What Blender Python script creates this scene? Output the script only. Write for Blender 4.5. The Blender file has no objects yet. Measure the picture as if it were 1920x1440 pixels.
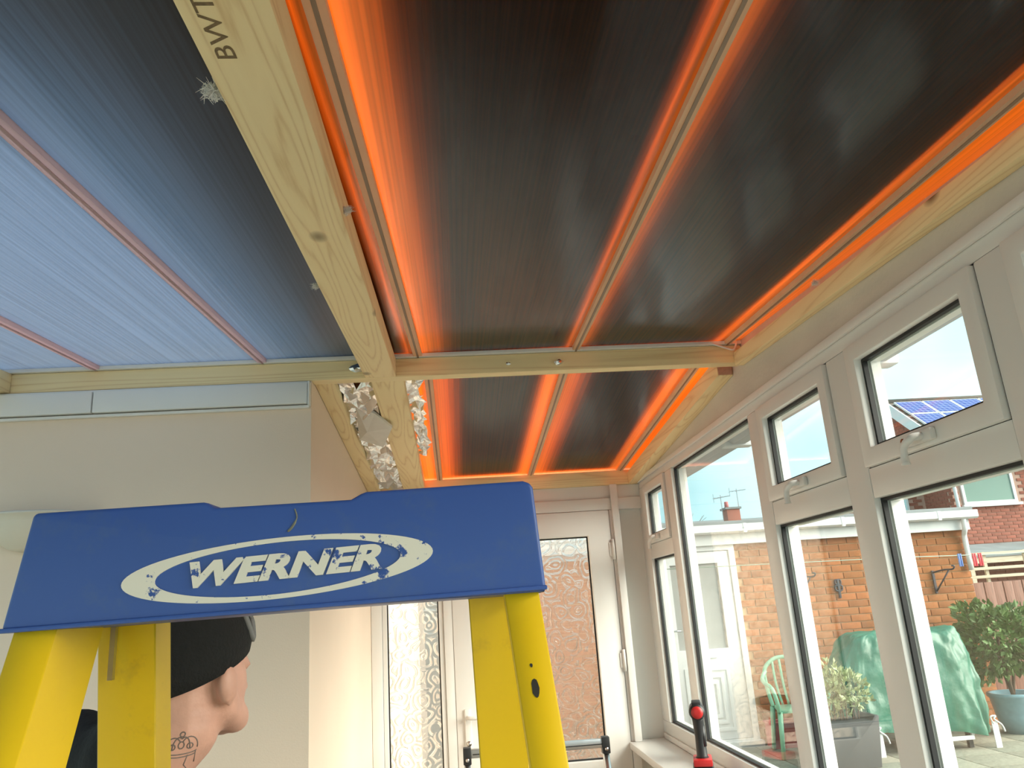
import bpy, bmesh, math, random
from mathutils import Vector, Matrix
from mathutils.bvhtree import BVHTree
random.seed(7)
S = bpy.context.scene
COL = S.collection
# ------------------------------------------------------------------ camera
cd = bpy.data.cameras.new('camera'); cam = bpy.data.objects.new('camera', cd); COL.objects.link(cam)
cd.sensor_fit = 'HORIZONTAL'; cd.sensor_width = 36.0; cd.lens = 36.0*1450/1920
cd.clip_start = 0.02; cd.clip_end = 300
RX = Vector((0.99575752, -0.06536716, -0.06476184))      # camera right, in world axes
DN = Vector((-0.04388208, 0.28127686, -0.95862281))      # camera down
FW = Vector((0.08087846, 0.95739776, 0.2772151))         # camera forward
m3 = Matrix((RX, -DN, -FW)).transposed()
cam.matrix_world = Matrix.Translation((0, 0, 1.55)) @ m3.to_4x4()
S.camera = cam
# ------------------------------------------------------------------ sky, sun, exposure
W = bpy.data.worlds.new('sky'); S.world = W; W.use_nodes = True
nt = W.node_tree; nt.nodes.clear()
o = nt.nodes.new('ShaderNodeOutputWorld'); bg = nt.nodes.new('ShaderNodeBackground')
tc = nt.nodes.new('ShaderNodeTexCoord'); nz = nt.nodes.new('ShaderNodeTexNoise'); cr = nt.nodes.new('ShaderNodeValToRGB')
nz.inputs['Scale'].default_value = 2.2; nz.inputs['Detail'].default_value = 4
cr.color_ramp.elements[0].position = .46; cr.color_ramp.elements[0].color = (.33, .565, .605, 1)
cr.color_ramp.elements[1].position = .72; cr.color_ramp.elements[1].color = (.70, .755, .765, 1)
nt.links.new(tc.outputs['Generated'], nz.inputs['Vector']); nt.links.new(nz.outputs['Fac'], cr.inputs['Fac'])
nt.links.new(cr.outputs['Color'], bg.inputs['Color']); nt.links.new(bg.outputs[0], o.inputs[0])
bg.inputs['Strength'].default_value = 1.0
sd = bpy.data.lights.new('sun', 'SUN'); sd.energy = 4.6; sd.angle = math.radians(50); sd.color = (1.0, .89, .76)
sun = bpy.data.objects.new('sun', sd); COL.objects.link(sun)
sun.rotation_euler = Vector((-0.75, 0.38, -0.40)).to_track_quat('-Z', 'Y').to_euler(); sun.location = (9, -4, 6)
S.view_settings.view_transform = 'Standard'; S.view_settings.look = 'None'
S.view_settings.gamma = 1.0; S.view_settings.use_curve_mapping = False
S.view_settings.exposure = 1.27

# ------------------------------------------------------------------ helpers
WLOC = {}
def wl(o): return WLOC.get(o.name, Vector((0, 0, 0)))
def tag(o, label=None, cat=None, group=None, kind=None):
    if label: o['label'] = label
    if cat: o['category'] = cat
    if group: o['group'] = group
    if kind: o['kind'] = kind
    return o
def empty(name, loc, label=None, cat=None, group=None, kind=None):
    o = bpy.data.objects.new(name, None); o.empty_display_size = .05; o.location = loc; COL.objects.link(o)
    WLOC[o.name] = Vector(loc); return tag(o, label, cat, group, kind)
def addmesh(name, me, center, mat, parent=None):
    o = bpy.data.objects.new(name, me)
    if mat and not me.materials: me.materials.append(mat)
    c = Vector(center); o.location = c - (wl(parent) if parent else Vector((0, 0, 0)))
    if parent: o.parent = parent
    COL.objects.link(o); WLOC[o.name] = c; return o
def mesh(name, vs, fs, mat, parent=None, smooth=False, bevel=0, seg=2):
    vs = [Vector(v) for v in vs]
    mn = Vector([min(v[i] for v in vs) for i in range(3)]); mx = Vector([max(v[i] for v in vs) for i in range(3)])
    c = Vector(((mn.x+mx.x)/2, (mn.y+mx.y)/2, mn.z))
    me = bpy.data.meshes.new(name); me.from_pydata([v-c for v in vs], [], fs)
    bm = bmesh.new(); bm.from_mesh(me)
    bmesh.ops.recalc_face_normals(bm, faces=bm.faces)
    if bevel:
        es = [e for e in bm.edges if len(e.link_faces) == 2 and e.calc_face_angle() > .5]
        bmesh.ops.bevel(bm, geom=es, offset=bevel, segments=seg, affect='EDGES', profile=.6)
    bm.to_mesh(me); bm.free()
    if smooth:
        for p in me.polygons: p.use_smooth = True
    elif bevel:
        for p in me.polygons: p.use_smooth = True
        try: me.set_sharp_from_angle(angle=.7)
        except Exception: pass
    return addmesh(name, me, c, mat, parent)
BF = [(0,1,3,2),(4,6,7,5),(0,4,5,1),(2,3,7,6),(0,2,6,4),(1,5,7,3)]
def boxv(a, b): return [(x, y, z) for x in (a[0], b[0]) for y in (a[1], b[1]) for z in (a[2], b[2])]
def box(name, a, b, mat, parent=None, bevel=0, f=None):
    vs = boxv(a, b)
    if f: vs = [f(v) for v in vs]
    return mesh(name, vs, BF, mat, parent, bevel=bevel)
class MB:
    def __init__(s): s.v = []; s.f = []
    def add(s, vs, fs):
        n = len(s.v); s.v += [tuple(v) for v in vs]; s.f += [tuple(i+n for i in q) for q in fs]; return s
    def box(s, a, b, f=None):
        vs = boxv(a, b)
        return s.add([f(v) for v in vs] if f else vs, BF)
    def build(s, name, mat, parent=None, **k): return mesh(name, s.v, s.f, mat, parent, **k)
def prism(pts, axis, a, b):
    """2D outline pts extruded along axis (0,1,2) from a to b"""
    def p3(p, t):
        q = list(p); q.insert(axis, t); return tuple(q)
    n = len(pts); vs = [p3(p, a) for p in pts] + [p3(p, b) for p in pts]
    fs = [tuple(range(n))[::-1], tuple(range(n, 2*n))] + [(i, (i+1) % n, n+(i+1) % n, n+i) for i in range(n)]
    return vs, fs
def ringv(axis, d0, d1, o, i):
    """rectangular ring; axis = thickness axis, o/i=(u0,u1,v0,v1) outer / inner"""
    def p3(d, u, v):
        q = [u, v]; q.insert(axis, d); return tuple(q)
    vs = []
    for d in (d0, d1):
        for r in (o, i):
            vs += [p3(d, r[0], r[2]), p3(d, r[1], r[2]), p3(d, r[1], r[3]), p3(d, r[0], r[3])]
    fs = []
    for k in range(4):
        l = (k+1) % 4
        fs += [(k, l, 4+l, 4+k), (8+k, 12+k, 12+l, 8+l), (k, 8+k, 8+l, l), (4+k, 4+l, 12+l, 12+k)]
    return vs, fs
def ring(name, axis, d0, d1, o, i, mat, parent=None, bevel=0):
    return mesh(name, *ringv(axis, d0, d1, o, i), mat, parent, bevel=bevel)
def tubev(pts, r, n=8, cap=True):
    pts = [Vector(p) for p in pts]; vs = []; fs = []
    rs = r if isinstance(r, (list, tuple)) else [r]*len(pts)
    prev = None
    for k, p in enumerate(pts):
        t = (pts[min(k+1, len(pts)-1)] - pts[max(k-1, 0)])
        t = t.normalized() if t.length > 1e-9 else Vector((0, 0, 1))
        ref = prev if prev else (Vector((0, 0, 1)) if abs(t.z) < .9 else Vector((1, 0, 0)))
        a = (ref - t*ref.dot(t))
        if a.length < 1e-6: a = t.orthogonal()
        a.normalize(); prev = a; b = t.cross(a)
        for j in range(n):
            th = 2*math.pi*j/n; vs.append(p + (a*math.cos(th) + b*math.sin(th))*rs[k])
    for k in range(len(pts)-1):
        for j in range(n):
            l = (j+1) % n; fs.append((k*n+j, k*n+l, (k+1)*n+l, (k+1)*n+j))
    if cap: fs += [tuple(range(n))[::-1], tuple(range((len(pts)-1)*n, len(pts)*n))]
    return vs, fs
def tube(name, pts, r, mat, parent=None, n=8): return mesh(name, *tubev(pts, r, n), mat, parent, smooth=True)
def lathev(prof, c, n=24, axis='z'):
    vs = []; fs = []
    for (r, h) in prof:
        for j in range(n):
            t = 2*math.pi*j/n; x, y = r*math.cos(t), r*math.sin(t)
            vs.append((c[0]+x, c[1]+y, c[2]+h) if axis == 'z' else (c[0]+x, c[1]+h, c[2]+y))
    for k in range(len(prof)-1):
        for j in range(n):
            l = (j+1) % n; fs.append((k*n+j, k*n+l, (k+1)*n+l, (k+1)*n+j))
    fs += [tuple(range(n))[::-1], tuple(range((len(prof)-1)*n, len(prof)*n))]
    return vs, fs
def lathe(name, prof, c, mat, parent=None, n=24, axis='z'): return mesh(name, *lathev(prof, c, n, axis), mat, parent, smooth=True)
def dup(o, loc, parent=None):
    c = o.copy(); COL.objects.link(c); c.location = Vector(loc) - (wl(parent) if parent else Vector((0, 0, 0)))
    if parent: c.parent = parent
    return c
def qbez(pts, n=10):
    """smooth Catmull-Rom through pts"""
    P = [Vector(p) for p in pts]; out = []
    for i in range(len(P)-1):
        a, b, c, d = P[max(i-1, 0)], P[i], P[i+1], P[min(i+2, len(P)-1)]
        for k in range(n):
            t = k/n; out.append(.5*((2*b)+(c-a)*t+(2*a-5*b+4*c-d)*t*t+(3*b-a-3*c+d)*t**3))
    return out + [P[-1]]
# ------------------------------------------------------------------ materials
def newmat(name):
    m = bpy.data.materials.new(name); m.use_nodes = True; return m, m.node_tree, m.node_tree.nodes['Principled BSDF']
def N(nt, t, **k):
    n = nt.nodes.new(t)
    for a, b in k.items():
        if hasattr(n, a): setattr(n, a, b)
    return n
def plain(name, col, rough=.5, metal=0, noise=0, nscale=20, bump=0, bscale=60, spec=.5):
    m, nt, b = newmat(name)
    b.inputs['Base Color'].default_value = (*col, 1); b.inputs['Roughness'].default_value = rough
    b.inputs['Metallic'].default_value = metal; b.inputs['Specular IOR Level'].default_value = spec
    t = N(nt, 'ShaderNodeTexCoord')
    if noise:
        n = N(nt, 'ShaderNodeTexNoise'); n.inputs['Scale'].default_value = nscale; n.inputs['Detail'].default_value = 5
        r = N(nt, 'ShaderNodeValToRGB'); e = r.color_ramp.elements
        e[0].position = .3; e[1].position = .72
        e[0].color = (*[max(0, c*(1-noise)) for c in col], 1); e[1].color = (*[min(1, c*(1+noise*.6)) for c in col], 1)
        nt.links.new(t.outputs['Object'], n.inputs['Vector']); nt.links.new(n.outputs['Fac'], r.inputs['Fac']); nt.links.new(r.outputs['Color'], b.inputs['Base Color'])
    if bump:
        n2 = N(nt, 'ShaderNodeTexNoise'); n2.inputs['Scale'].default_value = bscale; n2.inputs['Detail'].default_value = 3
        bp = N(nt, 'ShaderNodeBump'); bp.inputs['Strength'].default_value = bump; bp.inputs['Distance'].default_value = .01
        nt.links.new(t.outputs['Object'], n2.inputs['Vector']); nt.links.new(n2.outputs['Fac'], bp.inputs['Height']); nt.links.new(bp.outputs[0], b.inputs['Normal'])
    return m
def wood(name, axis, c1=(.92, .745, .43), c2=(.76, .55, .28), rings=20, knots=True):
    m, nt, b = newmat(name); b.inputs['Roughness'].default_value = .62
    t = N(nt, 'ShaderNodeTexCoord'); mp = N(nt, 'ShaderNodeMapping')
    sc = [1, 1, 1]; sc[axis] = .045; mp.inputs['Scale'].default_value = sc
    nt.links.new(t.outputs['Object'], mp.inputs['Vector'])
    n1 = N(nt, 'ShaderNodeTexNoise'); n1.inputs['Scale'].default_value = 7; n1.inputs['Detail'].default_value = 2; n1.inputs['Distortion'].default_value = .15
    nt.links.new(mp.outputs[0], n1.inputs['Vector'])
    mul = N(nt, 'ShaderNodeMath', operation='MULTIPLY'); mul.inputs[1].default_value = rings
    nt.links.new(n1.outputs['Fac'], mul.inputs[0])
    fr = N(nt, 'ShaderNodeMath', operation='PINGPONG'); fr.inputs[1].default_value = .5
    nt.links.new(mul.outputs[0], fr.inputs[0])
    mp2 = N(nt, 'ShaderNodeMapping'); s2 = [1, 1, 1]; s2[axis] = .02; mp2.inputs['Scale'].default_value = s2
    nt.links.new(t.outputs['Object'], mp2.inputs['Vector'])
    n2 = N(nt, 'ShaderNodeTexNoise'); n2.inputs['Scale'].default_value = 220; n2.inputs['Detail'].default_value = 3
    nt.links.new(mp2.outputs[0], n2.inputs['Vector'])
    ad = N(nt, 'ShaderNodeMath', operation='MULTIPLY_ADD'); ad.inputs[1].default_value = .35
    nt.links.new(n2.outputs['Fac'], ad.inputs[0]); nt.links.new(fr.outputs[0], ad.inputs[2])
    r = N(nt, 'ShaderNodeValToRGB'); e = r.color_ramp.elements
    e[0].position = .18; e[0].color = (*c1, 1); e[1].position = .72; e[1].color = (*c2, 1)
    x = e.new(.5); x.color = (*[a*.86+bb*.14 for a, bb in zip(c1, c2)], 1)
    nt.links.new(ad.outputs[0], r.inputs['Fac']); out = r.outputs['Color']
    if knots:
        mp3 = N(nt, 'ShaderNodeMapping'); s3 = [3.4, 3.4, 3.4]; s3[axis] = 2.1; mp3.inputs['Scale'].default_value = s3
        nt.links.new(t.outputs['Object'], mp3.inputs['Vector'])
        v = N(nt, 'ShaderNodeTexVoronoi'); v.inputs['Scale'].default_value = 1.4
        nt.links.new(mp3.outputs[0], v.inputs['Vector'])
        rk = N(nt, 'ShaderNodeValToRGB'); ek = rk.color_ramp.elements
        ek[0].position = .045; ek[0].color = (1, 1, 1, 1); ek[1].position = .10; ek[1].color = (0, 0, 0, 1)
        nt.links.new(v.outputs['Distance'], rk.inputs['Fac'])
        mx = N(nt, 'ShaderNodeMixRGB'); mx.inputs['Color2'].default_value = (.16, .10, .045, 1)
        nt.links.new(rk.outputs['Color'], mx.inputs['Fac']); nt.links.new(out, mx.inputs['Color1']); out = mx.outputs['Color']
    nt.links.new(out, b.inputs['Base Color'])
    bp = N(nt, 'ShaderNodeBump'); bp.inputs['Strength'].default_value = .15; bp.inputs['Distance'].default_value = .002
    nt.links.new(ad.outputs[0], bp.inputs['Height']); nt.links.new(bp.outputs[0], b.inputs['Normal'])
    return m
def schlick(nt, f0, normal=None):
    """reflectance of a thin pane, the same from both faces"""
    lw = N(nt, 'ShaderNodeLayerWeight'); lw.inputs['Blend'].default_value = .5
    if normal: nt.links.new(normal, lw.inputs['Normal'])
    p = N(nt, 'ShaderNodeMath', operation='POWER'); p.inputs[1].default_value = 5; nt.links.new(lw.outputs['Facing'], p.inputs[0])
    a = N(nt, 'ShaderNodeMath', operation='MULTIPLY_ADD'); a.inputs[1].default_value = 1-f0; a.inputs[2].default_value = f0
    nt.links.new(p.outputs[0], a.inputs[0]); return a
def clear_glass(name, tint=(.95, .985, .975), ior=1.5):
    m = bpy.data.materials.new(name); m.use_nodes = True; nt = m.node_tree; nt.nodes.clear()
    o = N(nt, 'ShaderNodeOutputMaterial'); mx = N(nt, 'ShaderNodeMixShader'); tr = N(nt, 'ShaderNodeBsdfTransparent'); gl = N(nt, 'ShaderNodeBsdfGlossy'); f = schlick(nt, .035)
    tr.inputs['Color'].default_value = (*tint, 1); gl.inputs['Roughness'].default_value = .0
    nt.links.new(f.outputs[0], mx.inputs[0]); nt.links.new(tr.outputs[0], mx.inputs[1]); nt.links.new(gl.outputs[0], mx.inputs[2]); nt.links.new(mx.outputs[0], o.inputs[0])
    return m
def obscure_glass(name):
    m = bpy.data.materials.new(name); m.use_nodes = True; nt = m.node_tree; nt.nodes.clear()
    o = N(nt, 'ShaderNodeOutputMaterial'); t = N(nt, 'ShaderNodeTexCoord'); mp = N(nt, 'ShaderNodeMapping'); mp.inputs['Scale'].default_value = (1, 0, 1)
    nt.links.new(t.outputs['Object'], mp.inputs['Vector'])
    n1 = N(nt, 'ShaderNodeTexNoise'); n1.inputs['Scale'].default_value = 9; n1.inputs['Detail'].default_value = 1
    nt.links.new(mp.outputs[0], n1.inputs['Vector'])
    sub = N(nt, 'ShaderNodeVectorMath', operation='SCALE'); sub.inputs['Scale'].default_value = .07
    nt.links.new(n1.outputs['Color'], sub.inputs[0])
    av = N(nt, 'ShaderNodeVectorMath', operation='ADD'); nt.links.new(mp.outputs[0], av.inputs[0]); nt.links.new(sub.outputs[0], av.inputs[1])
    v = N(nt, 'ShaderNodeTexVoronoi'); v.inputs['Scale'].default_value = 13; nt.links.new(av.outputs[0], v.inputs['Vector'])
    mu = N(nt, 'ShaderNodeMath', operation='MULTIPLY'); mu.inputs[1].default_value = 24; nt.links.new(v.outputs['Distance'], mu.inputs[0])
    sn = N(nt, 'ShaderNodeMath', operation='SINE'); nt.links.new(mu.outputs[0], sn.inputs[0])
    pw = N(nt, 'ShaderNodeMath', operation='SMOOTH_MAX'); pw.inputs[1].default_value = .25; pw.inputs[2].default_value = .3; nt.links.new(sn.outputs[0], pw.inputs[0])
    bp = N(nt, 'ShaderNodeBump'); bp.inputs['Strength'].default_value = 1.0; bp.inputs['Distance'].default_value = .012
    nt.links.new(pw.outputs[0], bp.inputs['Height'])
    rf = N(nt, 'ShaderNodeBsdfRefraction'); rf.inputs['IOR'].default_value = 1.3; rf.inputs['Roughness'].default_value = .04; rf.inputs['Color'].default_value = (.93, .95, .94, 1)
    gl = N(nt, 'ShaderNodeBsdfGlossy'); gl.inputs['Roughness'].default_value = .08
    tl = N(nt, 'ShaderNodeBsdfTranslucent'); tl.inputs['Color'].default_value = (.8, .82, .8, 1)
    for q in (rf, gl, tl): nt.links.new(bp.outputs[0], q.inputs['Normal'])
    m1 = N(nt, 'ShaderNodeMixShader'); m1.inputs[0].default_value = .18; nt.links.new(rf.outputs[0], m1.inputs[1]); nt.links.new(tl.outputs[0], m1.inputs[2])
    m2 = N(nt, 'ShaderNodeMixShader'); f = schlick(nt, .04, bp.outputs[0])
    nt.links.new(f.outputs[0], m2.inputs[0]); nt.links.new(m1.outputs[0], m2.inputs[1]); nt.links.new(gl.outputs[0], m2.inputs[2])
    tp = N(nt, 'ShaderNodeBsdfTransparent'); m3_ = N(nt, 'ShaderNodeMixShader'); m3_.inputs[0].default_value = .30
    nt.links.new(m2.outputs[0], m3_.inputs[1]); nt.links.new(tp.outputs[0], m3_.inputs[2]); nt.links.new(m3_.outputs[0], o.inputs[0])
    return m
def roof_sheet_mat(name, col, gloss_col=(.9, .9, .92), rough=.20):
    """fluted polycarbonate: tinted light comes through, the underside is glossy"""
    m = bpy.data.materials.new(name); m.use_nodes = True; nt = m.node_tree; nt.nodes.clear()
    o = N(nt, 'ShaderNodeOutputMaterial'); t = N(nt, 'ShaderNodeTexCoord')
    mp = N(nt, 'ShaderNodeMapping'); mp.inputs['Scale'].default_value = (1, .004, 0); nt.links.new(t.outputs['Object'], mp.inputs['Vector'])
    n = N(nt, 'ShaderNodeTexNoise'); n.inputs['Scale'].default_value = 170; n.inputs['Detail'].default_value = 2; nt.links.new(mp.outputs[0], n.inputs['Vector'])
    r = N(nt, 'ShaderNodeValToRGB'); e = r.color_ramp.elements; e[0].position = .35; e[1].position = .65
    e[0].color = (*[c*.72 for c in col], 1); e[1].color = (*col, 1); nt.links.new(n.outputs['Fac'], r.inputs['Fac'])
    tl = N(nt, 'ShaderNodeBsdfTranslucent'); nt.links.new(r.outputs['Color'], tl.inputs['Color'])
    mpb = N(nt, 'ShaderNodeMapping'); mpb.inputs['Scale'].default_value = (1, .16, 1); nt.links.new(t.outputs['Object'], mpb.inputs['Vector'])
    nb = N(nt, 'ShaderNodeTexNoise'); nb.inputs['Scale'].default_value = 7; nb.inputs['Detail'].default_value = 1; nt.links.new(mpb.outputs[0], nb.inputs['Vector'])
    bp = N(nt, 'ShaderNodeBump'); bp.inputs['Strength'].default_value = .28; bp.inputs['Distance'].default_value = .02; nt.links.new(nb.outputs['Fac'], bp.inputs['Height'])
    gl = N(nt, 'ShaderNodeBsdfAnisotropic') if False else N(nt, 'ShaderNodeBsdfGlossy'); gl.inputs['Roughness'].default_value = rough; gl.inputs['Color'].default_value = (*gloss_col, 1)
    nt.links.new(bp.outputs[0], gl.inputs['Normal'])
    f = schlick(nt, .038)
    mx = N(nt, 'ShaderNodeMixShader'); nt.links.new(f.outputs[0], mx.inputs[0]); nt.links.new(tl.outputs[0], mx.inputs[1]); nt.links.new(gl.outputs[0], mx.inputs[2]); nt.links.new(mx.outputs[0], o.inputs[0])
    return m
def worn_paint(name, col, under, thr=.40, scale=70):
    m, nt, b = newmat(name); b.inputs['Roughness'].default_value = .55
    t = N(nt, 'ShaderNodeTexCoord'); n = N(nt, 'ShaderNodeTexNoise'); n.inputs['Scale'].default_value = scale; n.inputs['Detail'].default_value = 6; n.inputs['Roughness'].default_value = .7
    nt.links.new(t.outputs['Object'], n.inputs['Vector']); r = N(nt, 'ShaderNodeValToRGB'); e = r.color_ramp.elements
    e[0].position = thr-.015; e[0].color = (*under, 1); e[1].position = thr+.015; e[1].color = (*col, 1)
    nt.links.new(n.outputs['Fac'], r.inputs['Fac']); nt.links.new(r.outputs['Color'], b.inputs['Base Color']); return m
def scuffed(name, col, dirt, rough, thr=.66, scale=9):
    m, nt, b = newmat(name); b.inputs['Roughness'].default_value = rough
    t = N(nt, 'ShaderNodeTexCoord'); n = N(nt, 'ShaderNodeTexNoise'); n.inputs['Scale'].default_value = scale; n.inputs['Detail'].default_value = 8; n.inputs['Roughness'].default_value = .72
    nt.links.new(t.outputs['Object'], n.inputs['Vector']); r = N(nt, 'ShaderNodeValToRGB'); e = r.color_ramp.elements
    e[0].position = thr-.10; e[0].color = (*col, 1); e[1].position = thr+.10; e[1].color = (*dirt, 1)
    nt.links.new(n.outputs['Fac'], r.inputs['Fac']); nt.links.new(r.outputs['Color'], b.inputs['Base Color']); return m
def foil_mat():
    m, nt, b = newmat('crumpled silver foil'); b.inputs['Metallic'].default_value = 1; b.inputs['Roughness'].default_value = .22; b.inputs['Base Color'].default_value = (.86, .87, .88, 1)
    t = N(nt, 'ShaderNodeTexCoord'); v = N(nt, 'ShaderNodeTexVoronoi'); v.inputs['Scale'].default_value = 26; v.feature = 'F1'
    n = N(nt, 'ShaderNodeTexNoise'); n.inputs['Scale'].default_value = 30; nt.links.new(t.outputs['Object'], n.inputs['Vector'])
    mxv = N(nt, 'ShaderNodeMixRGB'); mxv.inputs['Fac'].default_value = .06; nt.links.new(t.outputs['Object'], mxv.inputs['Color1']); nt.links.new(n.outputs['Color'], mxv.inputs['Color2'])
    nt.links.new(mxv.outputs[0], v.inputs['Vector'])
    bp = N(nt, 'ShaderNodeBump'); bp.inputs['Strength'].default_value = .45; bp.inputs['Distance'].default_value = .006
    nt.links.new(v.outputs['Distance'], bp.inputs['Height']); nt.links.new(bp.outputs[0], b.inputs['Normal']); return m
def solar_mat():
    m, nt, b = newmat('blue solar cells'); b.inputs['Roughness'].default_value = .25
    t = N(nt, 'ShaderNodeTexCoord'); br = N(nt, 'ShaderNodeTexBrick'); br.offset = 0; br.inputs['Scale'].default_value = 1
    br.inputs['Color1'].default_value = (.045, .075, .26, 1); br.inputs['Color2'].default_value = (.055, .09, .29, 1); br.inputs['Mortar'].default_value = (.28, .34, .55, 1)
    br.inputs['Brick Width'].default_value = .125; br.inputs['Row Height'].default_value = .125; br.inputs['Mortar Size'].default_value = .006
    nt.links.new(t.outputs['Object'], br.inputs['Vector']); nt.links.new(br.outputs['Color'], b.inputs['Base Color']); return m
M = {}
M['wood_y'] = wood('treated pine along', 1); M['wood_x'] = wood('treated pine across', 0)
M['cream'] = plain('cream emulsion', (.84, .68, .545), .75, noise=.03, nscale=3, bump=.05, bscale=200)
M['plaster'] = plain('pinkish grey plaster', (.66, .60, .53), .8, noise=.06, nscale=5, bump=.08, bscale=90)
M['upvc'] = plain('white plastic frame', (.80, .79, .77), .32, noise=.02, nscale=4)
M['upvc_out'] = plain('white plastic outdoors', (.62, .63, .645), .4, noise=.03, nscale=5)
M['gasket'] = plain('black rubber seal', (.012, .012, .014), .6, noise=.2)
M['glass'] = clear_glass('clear window glass')
M['obscure'] = obscure_glass('swirl patterned obscure glass')
M['redsheet'] = roof_sheet_mat('bronze red fluted roof sheet', (.97, .135, .009))
M['hazesheet'] = roof_sheet_mat('roof sheet tinted as blue haze', (.095, .135, .215), rough=.3)  # blue tint stands in for the haze of light over the left bays
mcs = bpy.data.materials.new('clear upper skin'); mcs.use_nodes = True; mcs.node_tree.nodes.clear()
_o = N(mcs.node_tree, 'ShaderNodeOutputMaterial'); _t = N(mcs.node_tree, 'ShaderNodeBsdfTransparent'); mcs.node_tree.links.new(_t.outputs[0], _o.inputs[0]); M['clearskin'] = mcs
M['board'] = plain('black insulation board', (.006, .006, .006), .9, noise=.1, spec=0)
M['bar'] = plain('cream glazing bar', (.82, .66, .48), .45, noise=.08, nscale=12)
def see_through(m, col, fac):
    nt = m.node_tree; o = [n for n in nt.nodes if n.type == 'OUTPUT_MATERIAL'][0]; b = nt.nodes['Principled BSDF']
    tl = N(nt, 'ShaderNodeBsdfTranslucent'); tl.inputs['Color'].default_value = (*col, 1); mx = N(nt, 'ShaderNodeMixShader'); mx.inputs[0].default_value = fac
    nt.links.new(b.outputs[0], mx.inputs[1]); nt.links.new(tl.outputs[0], mx.inputs[2]); nt.links.new(mx.outputs[0], o.inputs[0])
see_through(M['bar'], (.62, .42, .27), .5)
M['bar_dark'] = plain('brown bar groove', (.30, .21, .15), .6, noise=.1)
M['floor'] = plain('pale wood effect floor', (.55, .50, .43), .5, noise=.2, nscale=6)
M['blue'] = scuffed('blue ladder plastic', (.036, .095, .36), (.06, .115, .31), .42, thr=.62, scale=14)
M['white_ink'] = worn_paint('worn cream white lettering', (.80, .76, .66), (.030, .085, .33), .41, 60)
M['yellow'] = scuffed('yellow fibreglass', (.86, .56, .012), (.55, .34, .03), .38, thr=.68, scale=7)
M['alu'] = plain('brushed aluminium', (.62, .63, .65), .32, metal=1, noise=.06, nscale=30)
M['black_plastic'] = plain('black plastic', (.018, .018, .02), .45, noise=.15)
M['red_plastic'] = plain('red plastic', (.50, .02, .02), .4, noise=.08)
M['skin'] = plain('skin', (.68, .37, .28), .5, noise=.12, nscale=25, bump=.06, bscale=150)
M['knit'] = plain('black knit', (.008, .008, .008), .9, noise=.2, nscale=80, bump=.3, bscale=220)
M['shirt'] = plain('black jersey', (.010, .010, .011), .85, noise=.2, nscale=60, bump=.15, bscale=150)
M['trouser'] = plain('dark grey work trousers', (.03, .03, .035), .85, noise=.2, nscale=40)
M['boot'] = plain('tan work boots', (.20, .12, .06), .6, noise=.2)
M['grey_print'] = plain('grey print', (.20, .20, .20), .7, noise=.1)
M['ink'] = plain('grey tattoo ink', (.20, .155, .135), .6, noise=.2)
M['stamp'] = plain('brown stamp ink', (.20, .13, .06), .7, noise=.3, nscale=200)
M['foil'] = foil_mat()
M['wool'] = plain('white loft wool', (.82, .80, .78), .95, noise=.1)
M['chrome'] = plain('brushed steel', (.60, .60, .60), .25, metal=1, noise=.05)
M['plasterlight'] = plain('cream plaster lamp', (.76, .70, .60), .7, noise=.03)

# ================================================================== THE ROOM
XW, YC, YD = .96, 2.35, 4.0            # window wall, cross batten / cream wall, door wall
XL, YB = -2.1, -2.6                    # far left and back walls (behind the camera)
def zs(y): return 2.345 + .065*(y-YC)                 # near roof, rises to the house wall
def zf(y): return 2.345 - .085*(y-2.40)               # far roof, falls to the door wall
floor = box('floor', (XL, YB, -.06), (XW, YD, 0), M['floor']); tag(floor, 'pale wood effect floor of the conservatory', kind='structure')
wh = tag(box('wall_house', (XL, YC, 0), (-.428, YD+4.5, 2.2685), M['cream']), 'cream painted house wall facing the room', kind='structure')
box('wall_top', (XL, 2.3985, 2.269), (-.428, YD+4.5, 2.60), M['cream'], wh)
box('upper_storey', (XL-5, 2.50, 2.601), (-.43, YD+1.5, 5.4), M['cream'], wh)
w = box('wall_header', (XW, YB, 2.145), (XW+.07, YD, 2.36), M['plaster']); tag(w, 'pinkish plastered strip above the long window', kind='structure')
w = box('wall_right', (XW, YB, 0), (XW+.09, YD, .925), M['cream']); tag(w, 'low cream wall under the long window', kind='structure')
# ---- ceiling: sheets, cover boards above, glazing bars below
ceil = empty('ceiling', (0, 1, 2.3), 'dark glossy roof lining with red glowing glazing bar edges', kind='structure')
def shr(y, zfun): return .025*(y-YC) if zfun is zs else 0          # the near bars run slightly askew
def slab(name, x0, x1, y0, y1, zfun, dz0, dz1, mat, parent):
    vs = [(x+shr(y, zfun), y, zfun(y)+d) for x in (x0, x1) for y in (y0, y1) for d in (dz0, dz1)]
    o = mesh(name, vs, BF, mat, parent)
    if name == 'roof_sheet':                       # only the lower skin is tinted; upper skin and webs are clear
        o.data.materials.append(M['clearskin'])
        for p in o.data.polygons: p.material_index = 0 if p.normal.z < -.5 else 1
    return o
def cover_board(x0, x1, y0, y1, zfun, lift, lift2, bl=.05, br=.05):
    """board resting on the sheet, its underside bevelled up at the long edges"""
    sec = [(x0, lift), (x0+bl, .003), (x1-br, .003), (x1, lift2), (x1, lift2+.004), (x0, lift+.004)]
    vs = [(x+shr(y, zfun), y, zfun(y)+.006+d) for y in (y0, y1) for x, d in sec]; n = len(sec)
    return mesh('cover_board', vs, [tuple(range(n)), tuple(range(n, 2*n))[::-1]]+[(i, (i+1) % n, n+(i+1) % n, n+i) for i in range(n)], M['board'], ceil)
NB = [-2.08, -1.58, -1.08, -.578, -.095, .412, .915]
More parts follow.
